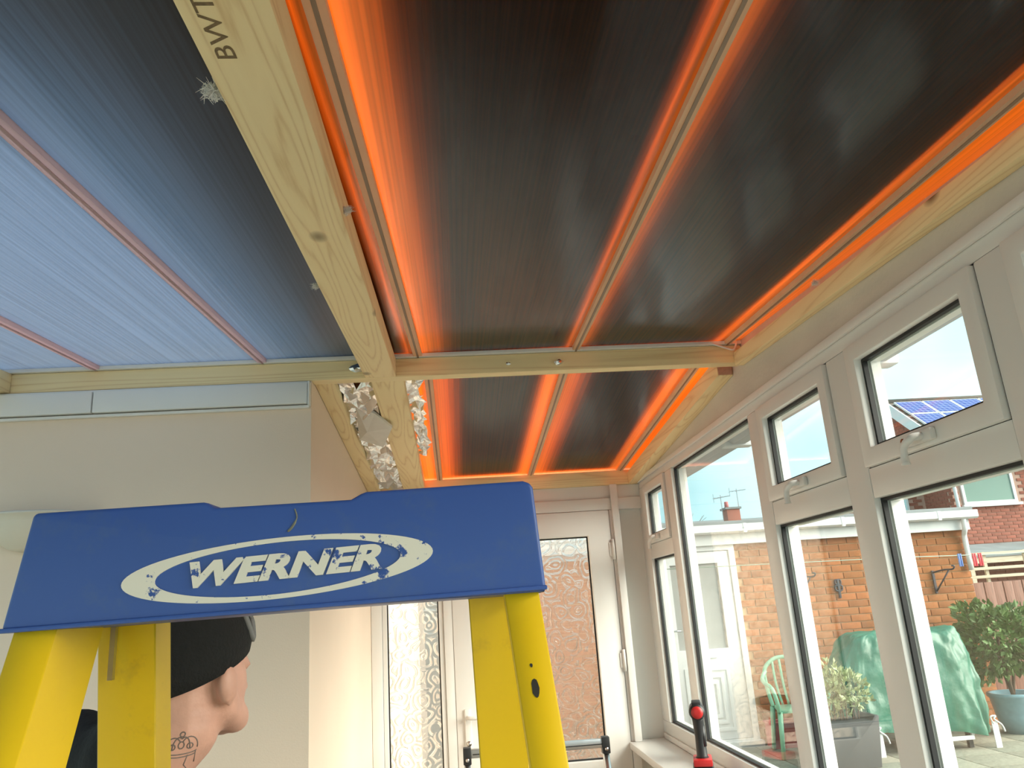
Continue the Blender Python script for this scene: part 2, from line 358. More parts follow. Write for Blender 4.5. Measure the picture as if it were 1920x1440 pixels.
for a, b in [(-.20, -.095), (-.095, .412), (.412, .915), (.915, 1.06)]:
    slab('roof_sheet', a+(.0105 if a in NB else 0), b-(.0105 if b in NB else 0), YB, 2.362, zs, 0, .006, M['redsheet'], ceil)
for a, b in [(-2.08, -1.58), (-1.58, -1.08), (-1.08, -.578), (-.578, -.2001)]:
    slab('roof_sheet', a+(.0105 if a in NB else 0), b-(.0105 if b in NB else 0), YB, 2.362, zs, 0, .006, M['hazesheet'], ceil)
cover_board(-.2045, -.117, YB, 2.335, zs, .01, .005, .01, .03); cover_board(-.030, .392, YB, 2.335, zs, .030, .004, .05, .02); cover_board(.437, .888, YB, 2.335, zs, .014, .007, .03, .06)
cover_board(-.40, -.2055, YB, 2.335, zs, .10, .10, .12, .01)  # unseen board added to fade the blue out towards the wide batten
slab('cover_board', -2.1, -.27, YB, .80, zs, .32, .34, M['board'], ceil)  # unseen board added high above the sheets to darken the near left bays
FBX = [-.07, .40, .87]
for a, b in [(-.43, -.07), (-.07, .40), (.40, .87), (.87, 1.0)]:
    slab('roof_sheet', a+(.013 if a in FBX else 0), b-(.013 if b in FBX else 0), 2.385, YD, zf, 0, .006, M['redsheet'], ceil)
cover_board(-.43, -.15, 2.43, 3.93, zf, .01, .01, .01, .02); cover_board(-.015, .350, 2.425, 3.945, zf, .030, .010, .04, .04); cover_board(.452, .822, 2.425, 3.945, zf, .030, .010, .04, .04)
M['bar_glow'] = plain('glazing bar tinted as pink glow', (.80, .66, .66), .45, noise=.05, nscale=12); see_through(M['bar_glow'], (.62, .50, .54), .65)  # left bars: pink glow put into the bar colour and translucency
def gbar(x, y0, y1, zfun, w=.036):
    left = x < -.3
    b = slab('glazing_bar', x-w/2, x+w/2, y0, y1, zfun, -.012, .012, M['bar_glow' if left else 'bar'], ceil)
    slab('bar_groove', x-.003, x+.003, y0, y1, zfun, -.0145, -.0125, M['bar_glow' if left else 'bar_dark'], b)
for x in NB: gbar(x, YB, 2.36, zs, .022 if x > .3 else .027)
for x in FBX: gbar(x, 2.39, YD, zf, .028)
tag(box('trim_1', (XL, 2.340, 2.3315), (XW, 2.398, 2.3435), M['upvc'], bevel=.002), 'white plastic strip on top of the cross batten', kind='structure')
box('ridge_cap', (XL, 2.335, 2.372), (XW+.05, 2.43, 2.47), M['upvc'], ceil)
# ---- timber battens (each its own piece of timber)
BT = 2.270                                         # underside at the cross batten
def nb(y): return BT + .065*(y-YC)
def batten_y(x0, x1, y0, y1, zfun, h, label):
    vs = [(x, y, zfun(y)+d) for x in (x0, x1) for y in (y0, y1) for d in (0, h)]
    return tag(mesh('timber_batten', vs, BF, M['wood_y'], bevel=.004), label, 'batten', 'treated timber battens under the roof')
beam = batten_y(-.262, -.165, YB, 2.349, nb, .062, 'wide pine roof batten with stamped letters, running overhead from the top left')
batten_y(-1.42, -1.325, YB, 2.349, nb, .062, 'hazy pale roof batten at the far left picture edge')
batten_y(.930, .9595, YB, 2.349, lambda y: 2.258+.05*(y-YC), .046, 'long pine wall batten above the window heads on the right')
cross = tag(box('timber_batten', (XL, 2.35, BT), (.959, 2.398, 2.331), M['wood_x'], bevel=.004), 'long pine cross batten spanning the room above the ladder', 'batten', 'treated timber battens under the roof')
def fb(y): return 2.272 - .085*(y-2.40)
batten_y(-.25, -.145, 2.399, 3.955, fb, .06, 'wide pine batten between the foil strips in the far roof bay')
batten_y(-.427, -.365, 2.399, 3.955, fb, .06, 'narrow pine batten against the cream side wall beside crumpled foil')
sb_ = batten_y(.905, .9595, 2.45, 3.955, lambda y: fb(y)-.012, .062, 'short pine wall batten with a sawn end in the far roof bay')
M['endgrain'] = plain('reddish end grain', (.52, .30, .22), .8, noise=.15, nscale=90)
box('sawn_end', (.908, 2.4475, fb(2.45)-.009), (.9565, 2.4499, fb(2.45)+.047), M['endgrain'], sb_)
tag(box('timber_batten', (-.427, 3.956, 2.1275), (.959, 4.02, 2.2025), M['wood_x'], bevel=.004), 'pine cross batten directly above the glazed end door', 'batten', 'treated timber battens under the roof')
# saw-cut end block colour on the short wall batten is its own end grain
# stamped letters on the wide batten
def text_mesh(name, body, size, fmap, mat, parent, shear=0, offset=0, extrude=.0006, space=1.0):
    cu = bpy.data.curves.new(name, 'FONT'); cu.body = body; cu.size = size; cu.shear = shear; cu.offset = offset; cu.extrude = extrude; cu.space_character = space
    cu.align_x = 'CENTER'; cu.align_y = 'CENTER'; cu.resolution_u = 4
    t = bpy.data.objects.new('tmp', cu); COL.objects.link(t); bpy.context.view_layer.update()
    me = bpy.data.meshes.new_from_object(t.evaluated_get(bpy.context.evaluated_depsgraph_get()))
    vs = [fmap(v.co) for v in me.vertices]; fs = [tuple(p.vertices) for p in me.polygons]
    bpy.data.objects.remove(t); bpy.data.curves.remove(cu)
    return mesh(name, vs, fs, mat, parent)
text_mesh('stamped_letters', 'BWT', .042, lambda c: (-.232-c.y*.75, .705-c.x*1.15, nb(.705-c.x*1.15)-.0003+c.z*.3), M['stamp'], beam)
# ---- boxed trim on the cream wall
bx = empty('trim_2', (-1.2, 2.33, 2.18), 'white plastic box trim along the top of the cream wall', kind='structure')
for a, b in [(-1.72, -1.075), (-1.071, -.436)]:
    box('trim_section', (a, 2.325, 2.192), (b, 2.3495, 2.258), M['upvc'], bx, bevel=.003)
box('trim_lip', (XL, 2.335, 2.180), (-.432, 2.3495, 2.1885), M['upvc'], bx, bevel=.002)
box('trim_cap', (XL, 2.338, 2.2585), (-.432, 2.3495, 2.2655), M['upvc'], bx)
box('trim_end_cap', (-.4345, 2.322, 2.186), (-.4285, 2.3495, 2.262), M['upvc'], bx, bevel=.002)
# ---- long window on the right
win = empty('window_1', (1.0, 1.5, .9), 'long white plastic window with opening top lights', kind='structure')
FX0, FX1 = XW, XW+.07
MUL = [(3.34, 3.445), (2.295, 2.387), (1.718, 1.824), (1.153, 1.232), (.56, .66), (.0, .1), (-.6, -.5), (-1.2, -1.1), (-1.8, -1.7)]
box('frame_head', (FX0, YB, 2.098), (FX1, YD, 2.1445), M['upvc'], win, bevel=.004)
box('head_bead', (FX0-.012, YB, 2.128), (FX0-.0005, 3.97, 2.150), M['upvc'], win, bevel=.005)
box('frame_sill', (FX0, YB, .926), (FX1, YD, .985), M['upvc'], win, bevel=.004)
box('sill_bead', (FX0-.010, YB, .906), (FX0-.0005, 3.97, .93), M['upvc'], win, bevel=.004)
for a, b in MUL: box('mullion', (FX0-.002, a, .9855), (FX1, b, 2.0975), M['upvc'], win, bevel=.005)
box('mullion', (FX0-.001, 3.862, .9855), (FX1, YD-.001, 2.0975), M['upvc'], win, bevel=.004)
edges = [3.862] + [m for p in MUL for m in (p[1], p[0])]
bays = [(edges[i+1], edges[i]) for i in range(0, len(edges)-1, 2)]
def pane(y0, y1, z0, z1, parent, fx, first=True):
    p = box('pane', (fx+.026, y0+.004, z0+.004), (fx+.031, y1-.004, z1-.004), M['glass'], parent)
    ring('gasket', 0, fx+.014, fx+.0255, (y0, y1, z0, z1), (y0+.007, y1-.007, z0+.007, z1-.007), M['gasket'], p)
    ring('glazing_bead', 0, fx+.032, fx+.055, (y0, y1, z0, z1), (y0+.009, y1-.009, z0+.009, z1-.009), M['upvc'], p)
    return p
def handle(y, z, parent, fx):
    h = box('handle', (fx-.014, y-.05, z-.012), (fx+.0, y+.05, z+.012), M['upvc'], parent, bevel=.005)
    mb = MB(); mb.add(*tubev(qbez([(fx-.012, y-.02, z), (fx-.034, y-.018, z-.003), (fx-.040, y+.005, z-.018), (fx-.040, y+.008, z-.052)], 5), [.008]*15+[.010], 8))
    mb.build('lever', M['upvc'], h, smooth=True)
    lathe('lock_button', [(.0065, -.018), (.0065, -.012)], (0, 0, 0), M['chrome'], h, 10) if False else mesh('lock_button', *tubev([(fx-.020, y+.038, z), (fx-.013, y+.038, z)], .007, 10), M['chrome'], h, smooth=True)
    return h
for k, (a, b) in enumerate(bays):
    full = (k == 1)
    if full:
        pane(a, b, .985, 2.098, win, FX0); continue
    box('transom', (FX0-.001, a, 1.736), (FX1, b, 1.805), M['upvc'], win, bevel=.004)
    pane(a, b, .985, 1.736, win, FX0)
    if k < 5:
        s = ring('sash', 0, FX0-.012, FX0+.045, (a+.004, b-.004, 1.806, 2.096), (a+.046, b-.046, 1.848, 2.056), M['upvc'], win, bevel=.005)
        ring('sash_seal', 0, FX0+.002, FX0+.008, (a, b, 1.805, 2.098), (a+.0038, b-.0038, 1.8058, 2.0962), M['gasket'], s)
        pane(a+.046, b-.046, 1.848, 2.056, s, FX0-.008)
        handle((a+b)/2, 1.826, s, FX0-.012)
    else:
        pane(a, b, 1.805, 2.098, win, FX0)
tag(box('window_sill', (.775, YB, .872), (.9595, 3.985, .905), M['upvc'], bevel=.008), 'glossy white window sill under the long window', 'window sill')
# exterior gutter of the conservatory, seen through the tall pane
gut = empty('gutter', (1.13, 1.5, 2.11), 'pale grey gutter hung outside the tall window pane', 'gutter')
pts = [(1.075, 2.235), (1.075, 2.128), (1.10, 2.110), (1.15, 2.110), (1.18, 2.130), (1.18, 2.235), (1.172, 2.235), (1.172, 2.135), (1.148, 2.118), (1.104, 2.118), (1.083, 2.133), (1.083, 2.235)]
M['gutter'] = plain('grey plastic gutter', (.40, .41, .43), .45, noise=.05)
mesh('gutter_channel', *prism(pts, 1, YB, 4.1), M['gutter'], gut)
for y in (2.95, 1.9):
    box('gutter_bracket', (1.068, y-.03, 2.102), (1.19, y+.03, 2.236), M['upvc_out'], gut, bevel=.012)
# ---- end door with patterned glass
M['offwhite'] = plain('off white paint', (.84, .82, .77), .6, noise=.03, nscale=4)
tag(box('wall_end', (.828, YD-.005, 0), (XW, YD+.05, 2.0595), M['offwhite']), 'cream strip of wall between end door and window', kind='structure')
door = empty('door_1', (.2, YD, 0), 'white plastic end door with patterned glass and glazed side panel', kind='structure')
Y0 = 3.955
box('head_panel', (-.427, 3.965, 2.06), (.96, YD+.06, 2.127), M['upvc'], door, bevel=.003)
box('head_frame', (-.427, 3.95, 2.00), (.959, YD+.03, 2.0595), M['upvc'], door, bevel=.004)
for a, b in [(-.427, -.375), (-.078, -.035), (.786, .827)]:
    box('frame_post', (a, 3.948, 0), (b, YD+.03, 1.9995), M['upvc'], door, bevel=.004)
sp = ring('side_panel', 1, 3.957, 4.02, (-.374, -.079, .0, 1.999), (-.352, -.101, .70, 1.88), M['upvc'], door, bevel=.004)
def oglass(x0, x1, z0, z1, parent, name='patterned_pane'):
    p = box(name, (x0+.002, 3.985, z0+.002), (x1-.002, 3.989, z1-.002), M['obscure'], parent)
    ring('gasket', 1, 3.972, 3.984, (x0, x1, z0, z1), (x0+.006, x1-.006, z0+.006, z1-.006), M['gasket'], p)
oglass(-.352, -.101, .70, 1.88, sp)
leaf = ring('door_leaf', 1, 3.945, 4.015, (-.034, .785, .02, 1.9985), (.075, .668, .835, 1.873), M['upvc'], door, bevel=.006)
oglass(.075, .668, .835, 1.873, leaf)
box('lower_panel', (.10, 3.944, .12), (.645, 3.952, .74), M['upvc'], leaf, bevel=.004)
hp = box('handle_plate', (.004, 3.932, .905), (.034, 3.9448, 1.105), M['upvc'], leaf, bevel=.005)
mesh('lever', *tubev([(.019, 3.935, 1.068), (.019, 3.905, 1.068), (.03, 3.897, 1.068), (.125, 3.897, 1.066)], [.009, .009, .009, .008], 8), M['upvc'], hp, smooth=True)
mesh('key_cylinder', *tubev([(.019, 3.9315, .955), (.019, 3.922, .955)], .012, 12), M['chrome'], hp, smooth=True)
for z in (1.80, 1.27, .55):
    h = mesh('hinge', *tubev([(.790, 3.938, z-.05), (.790, 3.938, z+.05)], .009, 10), M['upvc'], door, smooth=True)
    box('hinge_leaf', (.770, 3.940, z-.035), (.812, 3.9475, z+.035), M['upvc'], h, bevel=.002)
tag(box('trim_3', (.800, 3.925, .905), (.835, 3.947, 2.127), M['upvc'], bevel=.004), 'slim white cover strip beside the end door', kind='structure')
# ---- unseen sides: more glazing behind and to the left of the camera
for nm, ax, d in (('window_2', 0, XL), ('window_3', 1, YB)):
    wn = empty(nm, (XL if ax == 0 else -.5, 0 if ax == 0 else YB, 0), 'white plastic glazed side out of view', kind='structure')
    lo, hi = (YB, YC) if ax == 0 else (XL, XW)
    n = 5; st = (hi-lo)/n
    for i in range(n):
        r = ring('frame_panel', ax, d-.06, d, (lo+i*st, lo+(i+1)*st-.004, 0, 2.02), (lo+i*st+.04, lo+(i+1)*st-.044, .12, 1.98), M['upvc'], wn)
        a = (d-.034, lo+i*st+.04, .12); b = (d-.03, lo+(i+1)*st-.044, 1.98)
        if ax == 1: a = (a[1], a[0], a[2]); b = (b[1], b[0], b[2])
        box('pane', a, b, M['glass'], r)
# ---- foil, wool tufts
def crumple(name, x0, x1, y0, y1, zfun, nx, ny, amp, label, seed, edge=.012, cat='insulation foil', zoff=0):
    rnd = random.Random(seed); vs = []; fs = []
    for j in range(ny+1):
        for i in range(nx+1):
            u, v = i/nx, j/ny
            x = x0+(x1-x0)*u + rnd.uniform(-.25, .25)*(x1-x0)/nx + (rnd.uniform(-1, 1)*edge if i in (0, nx) else 0)
            y = y0+(y1-y0)*v + rnd.uniform(-.3, .3)*(y1-y0)/ny
            vs.append((x, y, zfun(y)+zoff-abs(rnd.gauss(0, amp))-.35*amp*math.sin(v*19+seed)))
    for j in range(ny):
        for i in range(nx):
            a = j*(nx+1)+i; b, c, d = a+1, a+nx+2, a+nx+1
            fs += [(a, b, c), (a, c, d)] if rnd.random() < .5 else [(a, b, d), (b, c, d)]
    o = mesh(name, vs, fs, M['foil'])
    md = o.modifiers.new('thick', 'SOLIDIFY'); md.thickness = .001
    return tag(o, label, cat)
crumple('foil_strip', -.366, -.25, 2.402, 3.95, fb, 5, 40, .015, 'wide crumpled silver foil strip between two far pine battens', 3, zoff=.03, edge=.004)
crumple('foil_strip', -.142, -.095, 2.41, 3.35, fb, 3, 26, .009, 'narrow crumpled silver foil strip right of the far batten', 5, zoff=.038)
M['card'] = plain('grey white backing film', (.74, .73, .70), .6, noise=.06)
tag(mesh('torn_flap', [(-.33, 2.66, 2.275), (-.355, 2.99, 2.225), (-.27, 3.05, 2.205), (-.215, 2.80, 2.222), (-.27, 2.72, 2.258), (-.31, 2.85, 2.222)], [(0, 5, 4), (0, 1, 5), (1, 2, 5), (2, 3, 5), (3, 4, 5)], M['card']).modifiers.new('t', 'SOLIDIFY').id_data, 'pale torn flap hanging from the wide foil strip', 'flap')
def scrap(x, y, z, r, label, seed):
    rnd = random.Random(seed); bm = bmesh.new(); bmesh.ops.create_icosphere(bm, subdivisions=2, radius=1)
    vs = [(x+v.co.x*r*rnd.uniform(.6, 1.2), y+v.co.y*r*.5*rnd.uniform(.6, 1.2), z+v.co.z*r*.6*rnd.uniform(.5, 1.2)) for v in bm.verts]; fs = [tuple(v.index for v in f.verts) for f in bm.faces]; bm.free()
    return tag(mesh('foil_scrap', vs, fs, M['foil']), label, 'foil scrap', 'foil scraps on the cross batten')
scrap(.19, 2.345, 2.297, .009, 'small foil scrap stuck mid cross batten, the narrower one', 1)
scrap(.352, 2.345, 2.296, .017, 'larger bright foil scrap stuck on the cross batten', 2)
scrap(-.285, 2.340, 2.300, .026, 'ragged foil scrap where wide batten meets cross batten', 4)
def tuft(x, y, z, r, label, seed, n=150):
    rnd = random.Random(seed); mb = MB()
    for i in range(n):
        d = Vector((rnd.gauss(0, 1), rnd.gauss(0, 1), rnd.gauss(0, .7))).normalized()
        p0 = Vector((x, y, z)); p1 = p0+d*r*rnd.uniform(.3, .8); p2 = p1+Vector((rnd.gauss(0, 1), rnd.gauss(0, 1), rnd.gauss(-.3, .6)))*r*.35
        mb.add(*tubev([p0, p1, p2], [r*.09, r*.035, r*.012], 3, False))
    return tag(mb.build('wool_tuft', M['wool']), label, 'wool tuft', 'tufts of loft wool', )
tuft(-.275, .835, nb(.835)+.012, .017, 'largest white wool tuft on the stamped batten edge', 1)
tuft(-.160, 1.19, nb(1.19)+.02, .012, 'white wool tuft on the right edge of the stamped batten', 2)
tuft(-.272, 1.53, nb(1.53)+.01, .010, 'small white wool tuft on the left edge lower down the stamped batten', 3)
tuft(.916, 1.72, 2.275, .012, 'small wool tuft on the right wall batten', 4)
tag(mesh('string', *tubev(qbez([(.945, 2.343, 2.338), (.93, 2.338, 2.312), (.905, 2.338, 2.317), (.885, 2.34, 2.326), (.85, 2.342, 2.338)], 5), .0035, 6), M['wool'], smooth=True), 'white frayed string end at the right of the cross batten', 'string')
# ---- wall uplighter
def uplighter():
    e = empty('wall_light', (-1.22, 2.34, 1.80), 'cream half bowl wall light behind the left end of the ladder cap', 'wall light')
    n = 20; vs = []; fs = []
    prof = [(.165, .100), (.160, .098), (.150, .075), (.115, .040), (.070, .012), (.02, 0)]
    for r, h in prof:
        for j in range(n+1):
            t = math.pi*j/n; vs.append((-1.20+r*math.cos(t), 2.349-r*.75*math.sin(t), 1.795+h))
    for k in range(len(prof)-1):
        for j in range(n): fs.append((k*(n+1)+j, k*(n+1)+j+1, (k+1)*(n+1)+j+1, (k+1)*(n+1)+j))
    o = mesh('bowl', vs, fs, M['plasterlight'], e, smooth=True); o.modifiers.new('t', 'SOLIDIFY').thickness = .008
    box('back_plate', (-1.25, 2.335, 1.82), (-1.15, 2.3499, 1.88), M['plasterlight'], e, bevel=.003)
uplighter()

# ================================================================== STEPLADDER
LC = Vector((-.1551, .7106, 1.5618)); yaw = -.0401
LU = Vector((math.cos(yaw), math.sin(yaw), 0)); LN = Vector((-math.sin(yaw), math.cos(yaw), 0))
def L(u, n, z): return LC + LU*u + LN*n + Vector((0, 0, z))
lad = empty('stepladder', (-.155, .74, 0), 'yellow fibreglass stepladder with a big blue lettered top cap', 'ladder')
# cap: outline of the face, tapering back
out = [(-.236, -.003), (-.2195, .0935), (-.2165, .0965), (-.070, .0972), (-.066, .0962), (-.060, .0915), (.062, .0915), (.071, .0962), (.076, .0978), (.2185, .0990), (.2245, .0968), (.2272, .0925), (.2325, .003), (.2310, .0)]
def capshell():
    vs = []; fs = []; n = len(out); D = .135
    vs = [L(u, 0, z) for u, z in out] + [L(u*.99, D, z) for u, z in out]
    fs = [tuple(range(n)), tuple(range(n, 2*n))[::-1]] + [(i, (i+1) % n, n+(i+1) % n, n+i) for i in range(n)]
    return mesh('top_cap', vs, fs, M['blue'], lad, bevel=.0035, seg=3)
cap = capshell()
box('cap_lip', (-.2375, -.003, -.004), (.2335, .138, .0), M['blue'], cap, bevel=.0015, f=lambda v: L(v[0], v[1], v[2] + .0065*((v[0]+.2375)/.471) - .001))
# logo ring
def ringlogo():
    n = 72; ce, cz, til = -.0012, .0350, .006
    vs = []; fs = []
    for i in range(n):
        t = 2*math.pi*i/n
        for (a, b) in ((.1355, .0262), (.1030+.004*math.cos(t)**2, .0222)):
            u = a*math.cos(t); z = b*math.sin(t)
            vs.append((ce+u, -.0012, cz+z+til*u/.13)); 
    vs2 = [L(*v) for v in vs] + [L(v[0], .0005, v[2]) for v in vs]; m = len(vs)
    for i in range(n):
        j = (i+1) % n
        a, b, c, d = 2*i, 2*i+1, 2*j+1, 2*j
        fs += [(a, d, c, b), (a+m, b+m, c+m, d+m), (a, a+m, d+m, d), (b, c, c+m, b+m)]
    return mesh('oval_emblem', vs2, fs, M['white_ink'], cap)
ringlogo()
text_mesh('lettering', 'WERNER', .036, lambda c: L(.001+c.x*1.16, -.0012-c.z, .0352+c.y*.80+.0035*c.x/.08), M['white_ink'], cap, shear=.28, offset=.0016, extrude=.0012, space=1.02)
# scuffs
M['scuff'] = plain('grey plaster smear', (.22, .22, .16), .8, noise=.3, nscale=120)
mesh('plaster_smear', *tubev(qbez([L(.012, -.0004, .086), L(.014, -.0004, .078), L(.010, -.0004, .070), L(.006, -.0004, .066)], 4), [.0006]*6+[.0011]*6+[.0005], 5), M['scuff'], cap)
# rails: channels opening outward
def channel(name, u0, u1, n0, n1, z0, du, dn, L0, side, mat, thick=.005):
    """u0..u1 flange width, n0..n1 channel depth at the top; drifts du,dn per metre down"""
    inner, outer = (u1, u0) if side < 0 else (u0, u1)
    s = 1 if side < 0 else -1       # direction from inner web towards outer = -s
    w = outer-inner
    sec = [(inner, n0), (outer, n0), (outer, n0+thick), (inner-s*thick, n0+thick), (inner-s*thick, n1-thick), (outer, n1-thick), (outer, n1), (inner, n1)]
    vs = []
    for z in (z0, -L0):
        k = -(z-z0)
        vs += [L(a+du*k, b+dn*k, z) for a, b in sec]
    n = len(sec)
    fs = [tuple(range(n)), tuple(range(n, 2*n))[::-1]] + [(i, (i+1) % n, n+(i+1) % n, n+i) for i in range(n)]
    return mesh(name, vs, fs, mat, lad, bevel=.0012, seg=1)
HL = 1.555
channel('front_rail', -.2300, -.1935, .012, .098, .004, -.085, -.24, HL, -1, M['yellow'])
channel('front_rail', .1950, .2255, .012, .095, .008, .090, -.24, HL, 1, M['yellow'])
channel('rear_rail', -.2150, -.1575, .125, .165, .003, -.02, .20, HL, -1, M['yellow'])
channel('rear_rail', .1600, .2100, .125, .165, .003, .02, .20, HL, 1, M['yellow'])
M['ding'] = plain('dark chip', (.03, .028, .022), .8, noise=.3)
def chip(u, z, r1, r2):
    n = 12; vs = []
    for i in range(n):
        zz = z+r2*math.sin(2*math.pi*i/n); k = .008-zz
        vs.append(L(u+.09*k+r1*math.cos(2*math.pi*i/n)*random.uniform(.8, 1.2), .0116-.24*k, zz))
    vs += [v + LN*.002 for v in vs]
    fs = [tuple(range(n)), tuple(range(n, 2*n))[::-1]] + [(i, (i+1) % n, n+(i+1) % n, n+i) for i in range(n)]
    return mesh('paint_chip', vs, fs, M['ding'], lad)
chip(.209, -.078, .0036, .0075); chip(.2085, -.060, .0012, .0016)
box('rivet_plate', (-.1985, .119, -.055), (-.1935, .1245, .002), M['alu'], lad, f=lambda v: L(*v))
box('pinch_bracket', (-.194, .02, -.30), (.196, .055, -.285), M['alu'], lad, bevel=.002, f=lambda v: L(v[0], v[1]+.24*v[2], v[2]))
for i in range(2, 6):
    z = -.285*i; k = -z
    box('step', (-.1935-.085*k, .015-.24*k, z-.012), (.195+.09*k, .095-.24*k, z+.012), M['yellow'], lad, bevel=.003, f=lambda v: L(*v))
for i in range(2, 5):
    z = -.30*i; k = -z
    box('rear_brace', (-.158-.02*k, .13+.20*k, z-.012), (.16+.02*k, .16+.20*k, z+.012), M['alu'], lad, bevel=.002, f=lambda v: L(*v))

# ================================================================== SMALL STEP FRAME BY THE DOOR
st = empty('step_stool', (.45, 3.6, 0), 'aluminium folding step frame with black corners in front of the end door', 'step ladder')
tb = box('top_bar', (.02, 3.585, .948), (.595, 3.612, .985), M['alu'], st, bevel=.006)
box('bar_slot', (.03, 3.583, .962), (.59, 3.5849, .966), M['black_plastic'], tb)
for x, s in ((.597, 1), (.002, -1)):
    box('corner_joint', (x-.012, 3.578, .925), (x+.022, 3.62, .992), M['black_plastic'], st, bevel=.005)
    mesh('corner_bolt', *tubev([(x+.005, 3.5775, .945), (x+.005, 3.572, .945)], .008, 10), M['chrome'], st, smooth=True)
    mesh('leg', *tubev([(x+.005, 3.60, .93), (x+.005+s*.03, 3.45, .0)], .014, 10), M['alu'], st, smooth=True)
    mesh('leg', *tubev([(x+.005, 3.605, .93), (x+.005+s*.03, 3.80, .0)], .014, 10), M['alu'], st, smooth=True)
for z, y in ((.60, 3.545), (.32, 3.50)):
    box('tread', (-.01, y-.06, z-.012), (.61, y+.05, z+.012), M['alu'], st, bevel=.004)

# ================================================================== DRILL ON THE SILL
dx, dy = .845, 2.985
dr = empty('cordless_drill', (dx, dy, .905), 'black and red cordless drill standing on the white sill', 'drill')
bt = box('battery', (dx-.036, dy-.055, .9055), (dx+.036, dy+.06, .968), M['black_plastic'], dr, bevel=.006)
box('battery_ridge', (dx-.020, dy-.058, .940), (dx+.020, dy-.0545, .948), M['gasket'], bt)
box('battery_collar', (dx-.033, dy-.052, .9685), (dx+.033, dy+.058, .992), M['red_plastic'], dr, bevel=.006)
vs, fs = tubev([(dx, dy-.004, .990), (dx, dy-.006, 1.000), (dx, dy-.008, 1.06), (dx, dy-.014, 1.115), (dx, dy-.016, 1.14)], [.025, .019, .0175, .020, .024], 14)
mesh('grip', vs, fs, M['black_plastic'], dr, smooth=True)
mesh('grip_panel', *tubev([(dx+.011, dy-.012, 1.03), (dx+.011, dy-.014, 1.10)], [.010, .010], 8), M['black_plastic'], dr, smooth=True)
hd = lathe('motor_housing', [(.018, -.075), (.027, -.070), (.029, -.055), (.028, .02), (.024, .05), (.016, .075), (.012, .10)], (dx, dy, 1.150), M['black_plastic'], dr, 20, 'y')
lathe('end_cap', [(.008, -.0795), (.0205, -.0785), (.021, -.0755)], (dx, dy, 1.150), M['red_plastic'], hd, 20, 'y')
box('top_rib', (dx-.016, dy-.070, 1.172), (dx+.016, dy+.01, 1.1835), M['gasket'], hd, bevel=.004)
dr.rotation_euler.z = -.276
mesh('trigger', *tubev([(dx, dy+.016, 1.10), (dx, dy+.020, 1.075)], .009, 8), M['red_plastic'], dr, smooth=True)

# ================================================================== PERSON
HC = Vector((-.432, 1.36, 1.505)); fd = math.radians(27)       # head centre; facing right of straight ahead
FDv = Vector((math.sin(fd), math.cos(fd), 0)); RTv = Vector((math.cos(fd), -math.sin(fd), 0)); pit = math.radians(5)
FD = (FDv*math.cos(pit) + Vector((0, 0, 1))*math.sin(pit)); UP = (Vector((0, 0, 1))*math.cos(pit) - FDv*math.sin(pit))
def Hd(r, f, u): return HC + RTv*r + FD*f + UP*u
SPH = {}
def sph(nu, nv):
    if (nu, nv) not in SPH:
        vs = [(0, 0, 1)]
        for k in range(1, nv): vs += [(math.sin(math.pi*k/nv)*math.cos(2*math.pi*j/nu), math.sin(math.pi*k/nv)*math.sin(2*math.pi*j/nu), math.cos(math.pi*k/nv)) for j in range(nu)]
        vs.append((0, 0, -1)); fs = [(0, 1+j, 1+(j+1) % nu) for j in range(nu)]
        for k in range(nv-2): fs += [(1+k*nu+j, 1+(k+1)*nu+j, 1+(k+1)*nu+(j+1) % nu, 1+k*nu+(j+1) % nu) for j in range(nu)]
        e = len(vs)-1; o_ = 1+(nv-2)*nu; fs += [(o_+j, e, o_+(j+1) % nu) for j in range(nu)]
        SPH[(nu, nv)] = (vs, fs)
    return SPH[(nu, nv)]
def ell(bm, c, ax, rad, seg=20):
    """ellipsoid with axes"""
    c = Vector(c); a, b_, d = ax[0]*rad[0], ax[1]*rad[1], ax[2]*rad[2]
    sv, sf = sph(seg, seg//2+2); bm.add([c+a*x+b_*y+d*z for x, y, z in sv], sf)
def limb(bm, pts, rs):
    for k in range(len(pts)-1):
        a, b = Vector(pts[k]), Vector(pts[k+1]); n = max(3, int((b-a).length/.025))
        for i in range(n+1):
            t = i/n; q = a.lerp(b, t); r = rs[k]*(1-t)+rs[k+1]*t; sv, sf = sph(12, 8); bm.add([(q.x+r*x, q.y+r*y, q.z+r*z) for x, y, z in sv], sf)
AXH = (RTv, FD, UP); AXW = (Vector((1, 0, 0)), Vector((0, 1, 0)), Vector((0, 0, 1)))
def fused(name, bm, vox, mat, parent=None, smooth=6, center=None):
    me = bpy.data.meshes.new(name); me.from_pydata(bm.v, [], bm.f)
    t = bpy.data.objects.new('tmp', me); COL.objects.link(t)
    r = t.modifiers.new('r', 'REMESH'); r.mode = 'VOXEL'; r.voxel_size = vox; r.use_smooth_shade = True
    s = t.modifiers.new('s', 'SMOOTH'); s.iterations = smooth; s.factor = .5
    bpy.context.view_layer.update()
    m2 = bpy.data.meshes.new_from_object(t.evaluated_get(bpy.context.evaluated_depsgraph_get()))
    bpy.data.objects.remove(t)
    vs = [v.co.copy() for v in m2.vertices]; fs = [tuple(p.vertices) for p in m2.polygons]
    return mesh(name, vs, fs, mat, parent, smooth=True)
BC = Vector((-.505, 1.345, 0))                      # where the body stands
bdv = Vector((.45, .89, 0)); brt = Vector((.89, -.45, 0)); AXB = (brt, bdv, Vector((0, 0, 1)))
def B(r, f, z): return BC + brt*r + bdv*f + Vector((0, 0, z))
